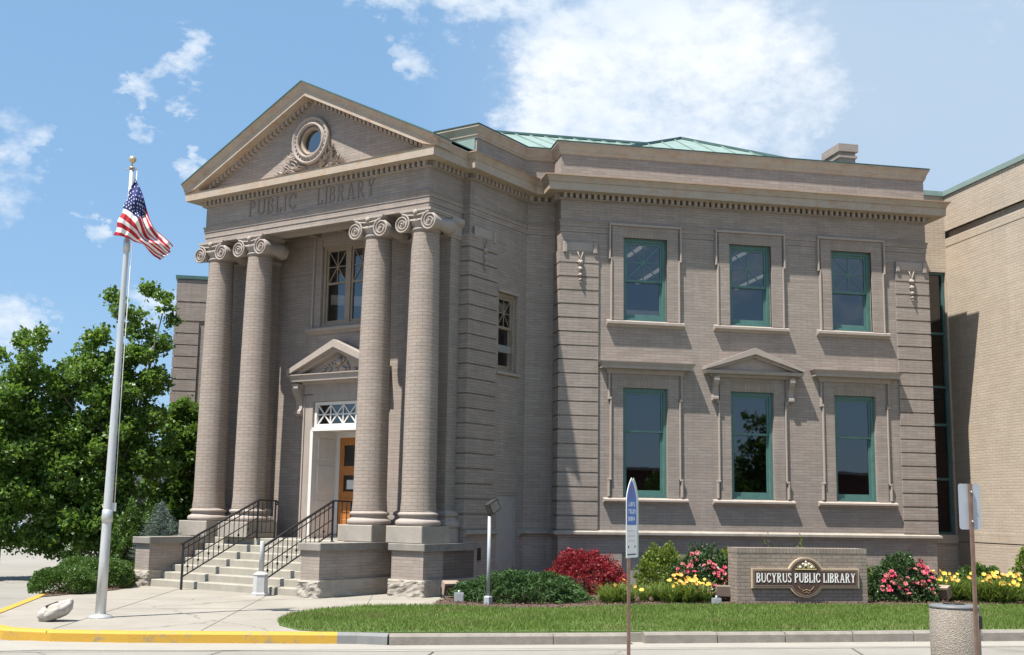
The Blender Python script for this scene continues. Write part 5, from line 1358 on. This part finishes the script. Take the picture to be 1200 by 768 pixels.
def clumps(C, per, leaf, asp=.65, shell=.55, flat=.1, seed=0):
    r = np.random.default_rng(seed); out = []
    for x, y, z, rad in C:
        n = max(8, int(per*rad*rad)); d = r.normal(size=(n, 3)); d /= np.linalg.norm(d, axis=1, keepdims=True)
        k = rad*(shell+(1-shell)*r.random(n)**.6)*(1+.25*r.normal(size=n)*.6); P = d*k[:, None]*np.array([1, 1, .8])+np.array([x, y, z])
        # tufts: pull leaves together in threes and fours
        P[: n//2] = P[n-n//2:]+r.normal(scale=leaf*.55, size=(n//2, 3))
        out.append(leafverts(P, leaf, asp, flat, up=np.array([0, 0, -.15]), r=r))
    return np.concatenate(out)
def tree(name, x, y, H, crown, label, mat, leaf=.108, per=3300, trunk=.13, seed=1, dz=1.0, group='leafy trees left of the portico', cat='tree'):
    """crown: list of (dx, z, r) lobes seen from the street; depth is spread round the trunk"""
    T = thing(name, (x, y, 0), label, cat, group); r = random.Random(seed); C = []
    for dx, z, rad in crown:
        k = max(4, int(rad*rad*(46 if per > 300 else 14)))
        for _ in range(k):
            a = r.uniform(0, 2*math.pi); q_ = math.sqrt(r.random()); rr_ = rad*.8
            C.append((x+dx+rr_*q_*math.cos(a), y+dz*rr_*q_*math.sin(a)*1.2+r.uniform(-.3, .3)*dz, z+r.uniform(-.75, .75)*rad, r.uniform(.16, .34)*min(1, rad+.35)))
    quads('crown', clumps(C, per, leaf, seed=seed), mat, parent=T, loc=(x, y, 0))
    tr = MB(); top = H*.72; pts = [(x+.05*math.sin(k*1.3), y+.04*math.cos(k*2.1), top*k/7) for k in range(8)]; tr.tube(pts, [trunk*(1.25 if k == 0 else 1-.11*k) for k in range(8)], 10)
    for _ in range(26):
        c = r.choice(C); t = r.uniform(.25, .9); p = pts[int(t*7)]; mid = ((p[0]+c[0])/2, (p[1]+c[1])/2, (p[2]+c[2])/2-.12)
        tr.tube([p, mid, c[:3]], [trunk*.4*(1-t*.5), trunk*.25, trunk*.08], 6)
    tr.build('trunk', bark, T); return T
def px2(px, py): return ((px-130)/46.5-9.45+9.45, (655-py)/46.5)     # offsets in metres at the trees' distance
def lobes(L, base=130): return [((px-base)/46.5, (655-py)/46.5+.0, r/46.5) for px, py, r in L]
tree('maple_tree', -9.5, 5.6, 7.2, lobes([(152, 338, 12), (170, 350, 9), (118, 352, 9), (128, 372, 14), (175, 372, 13), (150, 372, 15), (178, 400, 10), (110, 392, 15), (150, 405, 22), (95, 415, 20), (125, 430, 26), (165, 440, 22), (85, 450, 28), (120, 475, 34), (160, 480, 28), (60, 480, 28), (80, 520, 36), (125, 530, 38), (165, 530, 30), (100, 575, 36), (140, 580, 34), (70, 565, 32), (100, 610, 26), (60, 605, 24), (135, 620, 22)]),
     'tall bright green maple tree with an open crown behind the flagpole', LM['tree'], seed=3, trunk=.14)
tree('maple_tree', -11.9, 5.2, 5.5, lobes([(48, 402, 9), (25, 405, 9), (5, 415, 14), (40, 420, 17), (18, 440, 20), (50, 450, 20), (30, 480, 28), (-10, 470, 28), (0, 520, 34), (40, 525, 32), (15, 570, 32), (50, 575, 30), (-15, 580, 30), (20, 612, 22), (55, 622, 18), (85, 625, 14)], 18),
     'wide dark green maple tree at the left edge, left of the flagpole', LM['tree'], seed=5, trunk=.10)
tree('shade_tree', -8.05, 7.6, 4.2, [((px-198)/44, (650-py)/44, r/44) for px, py, r in [(205, 472, 16), (224, 478, 16), (190, 486, 20), (217, 500, 26), (228, 530, 20), (228, 570, 20), (185, 525, 24), (215, 545, 26), (180, 570, 26), (212, 585, 26), (195, 612, 24), (165, 600, 22), (165, 540, 18)]],
     'low rounded green tree against the brick wing, left of the portico', LM['tree2'], leaf=.115, seed=9, trunk=.09)
# wooded backdrop along the side street
r_ = random.Random(31)
for i, (x, y, h) in enumerate(((-25.5, 44, 5.2), (-21.2, 46, 4.6), (-17.8, 42, 5.0), (-14.5, 44, 5.4), (-11.5, 40, 5.0), (-30.5, 48, 6.0))):
    tree('street_tree', x, y, h, [(0, h*.55, h*.30), (-h*.2, h*.42, h*.24), (h*.22, h*.45, h*.24), (0, h*.8, h*.2)],
         'far dark green tree across the side street, %s from the left' % ('first second third fourth fifth sixth'.split()[[1, 2, 3, 4, 5, 0][i]]), LM['far'], leaf=.3, per=150, seed=40+i, trunk=.16, group='trees across the side street')

def mound(name, x, y, a, b, h, mat, label, cat='shrub', leaf=.06, n=9000, asp=.5, flat=0., group=None, seed=1, rough=.10, core=None, z0=0., stem=True, bumps=3.0, sq=1.0):
    r = np.random.default_rng(seed); T = thing(name, (x, y, 0), label, cat, group)
    th = r.uniform(0, 2*np.pi, n); ph = np.arccos(r.uniform(0, 1, n))
    from mathutils import noise as ns
    d = np.stack([np.cos(th)*np.sin(ph), np.sin(th)*np.sin(ph), np.cos(ph)], 1)
    nz = np.array([ns.noise(Vector(v)*bumps+Vector((seed, 0, 0))) for v in d]); k = (.72+.28*r.random(n)**.5)*(1+rough*2.2*nz)
    dd = np.sign(d)*np.abs(d)**sq; P = dd*k[:, None]*np.array([a, b, h])+np.array([x, y, z0])
    P[:, 2] = np.maximum(P[:, 2], .02)
    quads('foliage', leafverts(P, leaf, asp, flat, up=d*.9, r=r), mat, parent=T, loc=(x, y, 0))
    if stem:
        m = MB()
        for k_ in range(7): t = k_*.9; m.tube([(x, y, 0), (x+a*.3*math.cos(t), y+b*.3*math.sin(t), h*.35), (x+a*.62*math.cos(t), y+b*.62*math.sin(t), h*.62)], [.02, .014, .006], 5)
        m.build('stems', bark, T)
    return T, d, r
def blossoms(T, pts, mats, size, petals=5, layers=2, seed=0):
    r = random.Random(seed); base = []
    for mt in mats:
        m = MB()
        for l in range(layers):
            for k in range(petals):
                a = 2*math.pi*(k+.5*l)/petals; R0 = size*(1-.35*l); u_ = Vector((math.cos(a), math.sin(a), .35+.5*l)); w = Vector((-math.sin(a), math.cos(a), 0))*R0*.42
                m.add([(0, 0, 0), tuple(u_*R0*.6+w), tuple(u_*R0), tuple(u_*R0*.6-w)], [(0, 1, 2, 3)])
        base.append((m, mt))
    meshes = []
    for i, p in enumerate(pts):
        k = r.randrange(len(base))
        if i == 0 or len(meshes) <= k:
            while len(meshes) <= k:
                mm, mt = base[len(meshes)]; o = mm.build('blossom', mt, None, loc=(0, 0, 0), fixn=False); meshes.append(o.data); bpy.data.objects.remove(o)
        o = bpy.data.objects.new('blossom', meshes[k]); COL.objects.link(o); o.parent = T; o.location = Vector(p)-T.location
        o.rotation_euler = (r.uniform(.2, 1.3), r.uniform(-.5, .5), r.uniform(-.8, .8)); s = r.uniform(.75, 1.25); o.scale = (s, s, s)
# hedge by the steps
mound('clipped_hedge', -9.40, -.75, .58, .60, .46, LM['hedge'], 'low rounded green hedge shrub nearest the kerb, left of the flagpole', leaf=.045, n=15000, group='hedge shrubs left of the steps', seed=2, rough=.05, sq=.62)
mound('clipped_hedge', -8.92, .75, .56, .66, .54, LM['hedge'], 'low green hedge shrub touching the left stair wall', leaf=.045, n=15000, group='hedge shrubs left of the steps', seed=3, rough=.05, sq=.62)
mound('clipped_hedge', -9.35, 1.6, .6, .8, .55, LM['hedge'], 'low green hedge shrub at the rear of the group, behind the flagpole', leaf=.045, n=9000, group='hedge shrubs left of the steps', seed=4, rough=.06, sq=.62)
# juniper
T, d, r = mound('juniper_shrub', -1.32, -2.75, 1.2, .85, .47, LM['juniper'], 'spreading low green juniper between the thin pole and the red barberry', leaf=.11, asp=.16, n=15000, seed=6, rough=.13, bumps=5, z0=.03)
T, d, r = mound('barberry_shrub', .37, -.75, .86, .62, .80, LM['barberry'], 'dense deep red barberry shrub against the base of the wall', leaf=.055, asp=.45, n=14000, seed=7, rough=.13, bumps=5)
r5 = random.Random(5); tw = MB()
for k in range(70):
    a = r5.uniform(0, 6.28); p = r5.uniform(.1, 1.1); c = (.37+.8*math.cos(a)*math.sin(p), -.75+.58*math.sin(a)*math.sin(p), .76*math.cos(p)); tw.tube([c, (c[0]*1.0+.10*math.cos(a)*math.sin(p), c[1]+.1*math.sin(a)*math.sin(p), c[2]+.11)], [.006, .003], 4)
tw.build('twigs', M_tw if False else plain_mat('dark red twig', (.10, .02, .02), .8), T)['kind'] = 'stuff'
mound('spirea_shrub', 1.72, -1.55, .52, .5, .95, LM['spirea'], 'yellow-green spirea shrub left of the pink rose bush', leaf=.06, asp=.45, n=9000, seed=8, rough=.16, bumps=4)
mound('green_shrub', 3.02, -1.75, .40, .4, .92, LM['spirea'], 'bright green shrub squeezed between the rose bush and the sign wall', leaf=.055, asp=.5, n=6000, seed=9, rough=.12)
def rosebush(x, y, a, h, label, seed):
    T, d, r = mound('rose_bush', x, y, a, a*.75, h, LM['rose'], label, 'bush', leaf=.055, asp=.6, n=9000, seed=seed, rough=.18, bumps=4, group='pink rose bushes beside the sign')
    rr_ = random.Random(seed); pts = []
    while len(pts) < 95:
        cx_, cy_, az_ = rr_.uniform(-.95, .95), rr_.uniform(-.9, 1.1), rr_.uniform(-1.0, 1.15)
        for _ in range(rr_.randint(2, 6)):
            a1, b1 = az_+rr_.gauss(0, .12), cy_+rr_.gauss(0, .10)
            d1 = Vector((math.sin(a1)*math.cos(b1*.8), -math.cos(a1)*math.cos(b1*.8), max(.12, .55+.5*math.sin(b1)))).normalized(); k1 = rr_.uniform(.94, 1.10)
            pts.append((x+a*d1.x*k1, y+a*.75*d1.y*k1, h*d1.z*k1*1.02))
    blossoms(T, pts[:95], [plain_mat('pink petals', (.50, .05, .10), .6, .15), plain_mat('faded rose petals', (.45, .13, .13), .6, .2)], .044, 5, 2, seed)
rosebush(2.28, -2.35, .74, .90, 'rose bush with pink blooms on the left of the sign wall', 11)
rosebush(6.12, -2.75, .66, .86, 'rose bush with pink blooms on the right of the sign wall', 12)
mound('green_shrub', 5.62, -1.9, .36, .35, .76, LM['spirea'], 'small bright green shrub just right of the sign wall', leaf=.055, n=4500, seed=13, rough=.12)
def lilies(x, y, a, b, h, label, seed, n=950, fl=24, group='daylilies along the bed'):
    r = random.Random(seed); T = thing('daylily_clump', (x, y, 0), label, 'plant', group); V = []
    fans = [(x+r.uniform(-.85, .85)*a*.75, y+r.uniform(-.8, .8)*b*.6, r.uniform(.75, 1.15)) for _ in range(9)]
    for _ in range(int(n*.62)):
        fx, fy, fh = r.choice(fans); bx, by = fx+r.gauss(0, .03), fy+r.gauss(0, .03); t = r.uniform(0, 2*math.pi); L = h*fh*r.uniform(.4, 1.25); sp = r.uniform(.3, 1.3)*h; w = r.uniform(.007, .013)
        dx, dy = math.cos(t), math.sin(t); nx, ny = -dy*w, dx*w; pr = None
        for k in range(5):
            s = k/4; p = (bx+dx*sp*s**1.4, by+dy*sp*s**1.4, L*(1.55*s-.75*s*s)*1.05); ww = 1-s*.9; c = ((p[0]-nx*ww, p[1]-ny*ww, p[2]), (p[0]+nx*ww, p[1]+ny*ww, p[2]))
            if pr: V += [pr[0], pr[1], c[1], c[0]]
            pr = c
    quads('leaves', np.array(V), LM['lily'], parent=T, loc=(x, y, 0))
    pts = [(x+r.gauss(0, .42)*a, y-.1+r.gauss(0, .35)*b, h*r.uniform(.75, 1.25)) for _ in range(fl)]
    m = MB()
    for p in pts: m.tube([(p[0]*.6+x*.4, p[1]*.6+y*.4, 0), p], [.005, .004], 4)
    if fl:
        m.build('flower_stalks', LM['lily'], T); blossoms(T, pts, [plain_mat('yellow petals', (.60, .42, .05), .6, .1), plain_mat('orange petals', (.60, .28, .05), .6, .1)], .043, 6, 1, seed)
lilies(.32, -3.1, .5, .45, .34, 'daylily clump with one yellow bloom, furthest left', 21, fl=3)
lilies(1.10, -3.05, .5, .45, .36, 'leafy green daylily clump without blooms behind the blue street sign', 22, fl=2)
lilies(1.62, -3.2, .55, .4, .40, 'daylily clump with yellow and orange blooms left of the box floodlight', 23, fl=38)
lilies(6.95, -2.6, .5, .4, .48, 'daylily clump with yellow blooms behind the litter bin', 24, fl=24)
lilies(7.75, -3.25, .6, .45, .46, 'wide daylily clump with many yellow blooms by the buff wall', 25, fl=44, n=1500)
lilies(8.55, -3.35, .55, .45, .42, 'daylily clump with yellow blooms at the right edge of the bed', 26, fl=28)
mound('leafy_shrub', 8.15, -2.3, .75, .5, .62, LM['hedge'], 'mid green leafy shrub behind the right-hand daylilies', leaf=.08, n=5000, seed=27, rough=.2)
mound('tall_perennial', 8.95, -2.7, .42, .4, 1.0, LM['spirea'], 'tall pale green perennial against the buff wall at the right edge', leaf=.09, asp=.4, n=3500, seed=28, rough=.25)
mound('dark_shrub', -8.75, 4.7, .8, .6, 1.55, LM['hedge'], 'tall dark shrub behind the blue spruce, under the trees', leaf=.075, n=9000, seed=41, rough=.2)
mound('dark_shrub', -9.9, 7.6, 1.0, .8, 1.0, LM['hedge'], 'low dark shrub under the tall maple, above the hedge', leaf=.075, n=7000, seed=42, rough=.2)
def tuft(x, label, seed):
    mound('weed_tuft', x, -2.75, .22, .15, 1.06, LM['spirea'], label, 'plant', leaf=.06, asp=.3, n=900, seed=seed, rough=.3, stem=True, group='green tufts behind the sign wall')
tuft(3.35, 'thin green tuft showing over the left part of the sign wall', 29); tuft(4.05, 'thin green tuft showing over the right part of the sign wall', 30)
def spruce(x, y, z0, h, w):
    T = thing('blue_spruce', (x, y, 0), 'small blue-grey spruce beside the left stair wall', 'tree'); r = np.random.default_rng(3); V = []; m = MB(); m.tube([(x, y, 0), (x, y, z0+h)], [.05, .01], 8)
    for k in range(15):
        t = k/14; z = z0+h*t*.96; R0 = w*(1-t)**.8+.05; nb = 13-int(t*7)
        for j in range(nb):
            a = 2*math.pi*(j+r.random()*.6)/nb+k; L = R0*r.uniform(.8, 1.12); e = np.array([x+L*math.cos(a), y+L*math.sin(a), z+.10*L+.03]); s = np.array([x, y, z-.02])
            m.tube([tuple(s), tuple(e)], [.008, .003], 4); n = int(110*L+20); tt = r.uniform(.15, 1, n)[:, None]; P = s*(1-tt)+e*tt+r.normal(scale=.028, size=(n, 3)); V.append(leafverts(P, .055, .14, 0, up=(e-s)/np.linalg.norm(e-s)*.8, r=r))
    quads('needles', np.concatenate(V), LM['spruce'], parent=T, loc=(x, y, 0)); m.build('trunk', bark, T)
spruce(-8.05, 2.35, .45, 1.2, .62)

# ================================================================== FAR SIDE STREET
def far():
    C = thing('parked_van', (-17.0, 30, -.13), 'pale blue-grey van parked far down the side street', 'van')
    pa = plain_mat('pale blue paint', (.42, .50, .60), .35, .04)
    def F(a, b, z): return (-17.0+a, 30+b, z-.13)
    prof = [(-.6, .25), (-.6, 1.2), (-.45, 1.35), (.35, 1.38), (.55, 1.05), (.9, .85), (1.0, .6), (1.0, .25)]
    bm = MB(); bm.prism(prof, -.45, .45, F); bm.build('body', pa, C)
    MB().prism([(.36, 1.30), (.52, 1.06), (.30, 1.04), (.05, 1.04), (.05, 1.30)], -.455, .455, F).build('side_window', M['darkglass'], C)
    for a in (-.3, .65):
        for b in (-.4, .4): MB().lathe_axis([(.2, -.06), (.2, .06)], F(a, b, .2), (0, 1, 0), n=16).build('wheel', M['iron'], C)
    MB().box(.9, 1.02, -.4, -.25, .5, .62, F).build('headlight', M['white'], C)
    S_ = thing('red_shed', (-15.6, 33, -.13), 'small red shed across the side street', 'shed')
    MB().box(-16.1, -15.2, 33, 34.5, -.13, 1.0).build('wall', plain_mat('red boards', (.30, .055, .04), .8), S_)
    MB().prism([(-16.2, 1.0), (-15.65, 1.35), (-15.1, 1.0)], 32.9, 34.6, FW if False else (lambda a, b, z: (a, b, z))).build('roof', M['grille'], S_)
    MB().box(-15.8, -15.5, 32.97, 33.0, -.13, .65).build('door', M['white'], S_)
    Y = MB(); Y.lathe([(.07, -.13), (.07, .62), (.05, .68), (0, .69)], (-12.75, 22, 0), 14); tag(Y.build('bollard', plain_mat('yellow bollard paint', (.75, .50, .03), .5), loc=(-12.75, 22, -.13)), 'yellow marker post across the side street', 'bollard')
    W_ = MB(); W_.lathe([(.05, -.13), (.05, .75), (0, .77)], (-13.5, 24, 0), 12); tag(W_.build('white_post', M['white'], loc=(-13.5, 24, -.13)), 'thin white post left of the yellow marker', 'post')
    H = thing('brown_house', (-12.5, 36, -.13), 'dark brown low building far behind the yellow marker post', 'building')
    MB().box(-14.2, -9, 36, 41, -.13, 2.2).build('wall', plain_mat('brown siding', (.09, .06, .055), .8, .2), H)
    MB().prism([(-14.5, 2.2), (-11.6, 3.3), (-8.7, 2.2)], 35.7, 41.3, lambda a, b, z: (a, b, z)).build('roof', plain_mat('grey shingles', (.10, .10, .11), .9), H)
    for x in (-13.6, -12.6, -11.6): MB().box(x, x+.35, 35.97, 36.0, .5, 1.4).build('window', M['white'], H)
    H2 = thing('grey_house', (-20, 40, -.13), 'pale grey house behind the parked van', 'building')
    MB().box(-23, -17.6, 42, 48, -.13, 2.6).build('wall', plain_mat('grey siding', (.35, .36, .36), .8, .08), H2)
    MB().prism([(-23.3, 2.6), (-20.3, 4.0), (-17.3, 2.6)], 41.7, 48.3, lambda a, b, z: (a, b, z)).build('roof', plain_mat('dark shingles', (.08, .08, .085), .9), H2)
    for x in (-22.2, -19.6): MB().box(x, x+.6, 41.96, 42.0, .9, 1.9).build('window', M['darkglass'], H2)
    tag(MB().box(-60, -9.9, 50, 62, -.3, -.1).build('far_verge', plain_mat('verge', (.06, .1, .03), 1)), kind='structure')
far()
# buildings and trees across the main street, mirrored in the windows
def across():
    B = thing('brick_shop', (35, -52, 0), 'dark red brick building across the main street, behind the camera', 'building')
    MB().box(10, 60, -60, -52, -.13, 4.4).build('wall', plain_mat('dark red brick', (.10, .045, .035), .9, .2), B)
    MB().box(9.8, 60.2, -60.2, -51.8, 4.4, 4.6).build('coping', M['stone'], B)
    for x in (14, 21, 28, 36, 44): MB().box(x, x+2, -52, -51.9, .9, 3.2).build('window', M['darkglass'], B)
    for i, (x, y, h) in enumerate(((24.5, -46, 8.6), (19.2, -47, 6.2), (34.0, -46, 6.6), (8, -47, 7.5))):
        tree('street_tree', x, y, h, [(0, h*.55, h*.26), (-h*.16, h*.45, h*.2), (h*.18, h*.48, h*.2), (0, h*.78, h*.17)], 'broad dark tree across the main street, %s from the right' % ('first second third fourth'.split()[[1, 2, 0, 3][i]]), LM['far'], leaf=.35, per=260, seed=60+i, trunk=.2, group='trees behind the camera')
across()
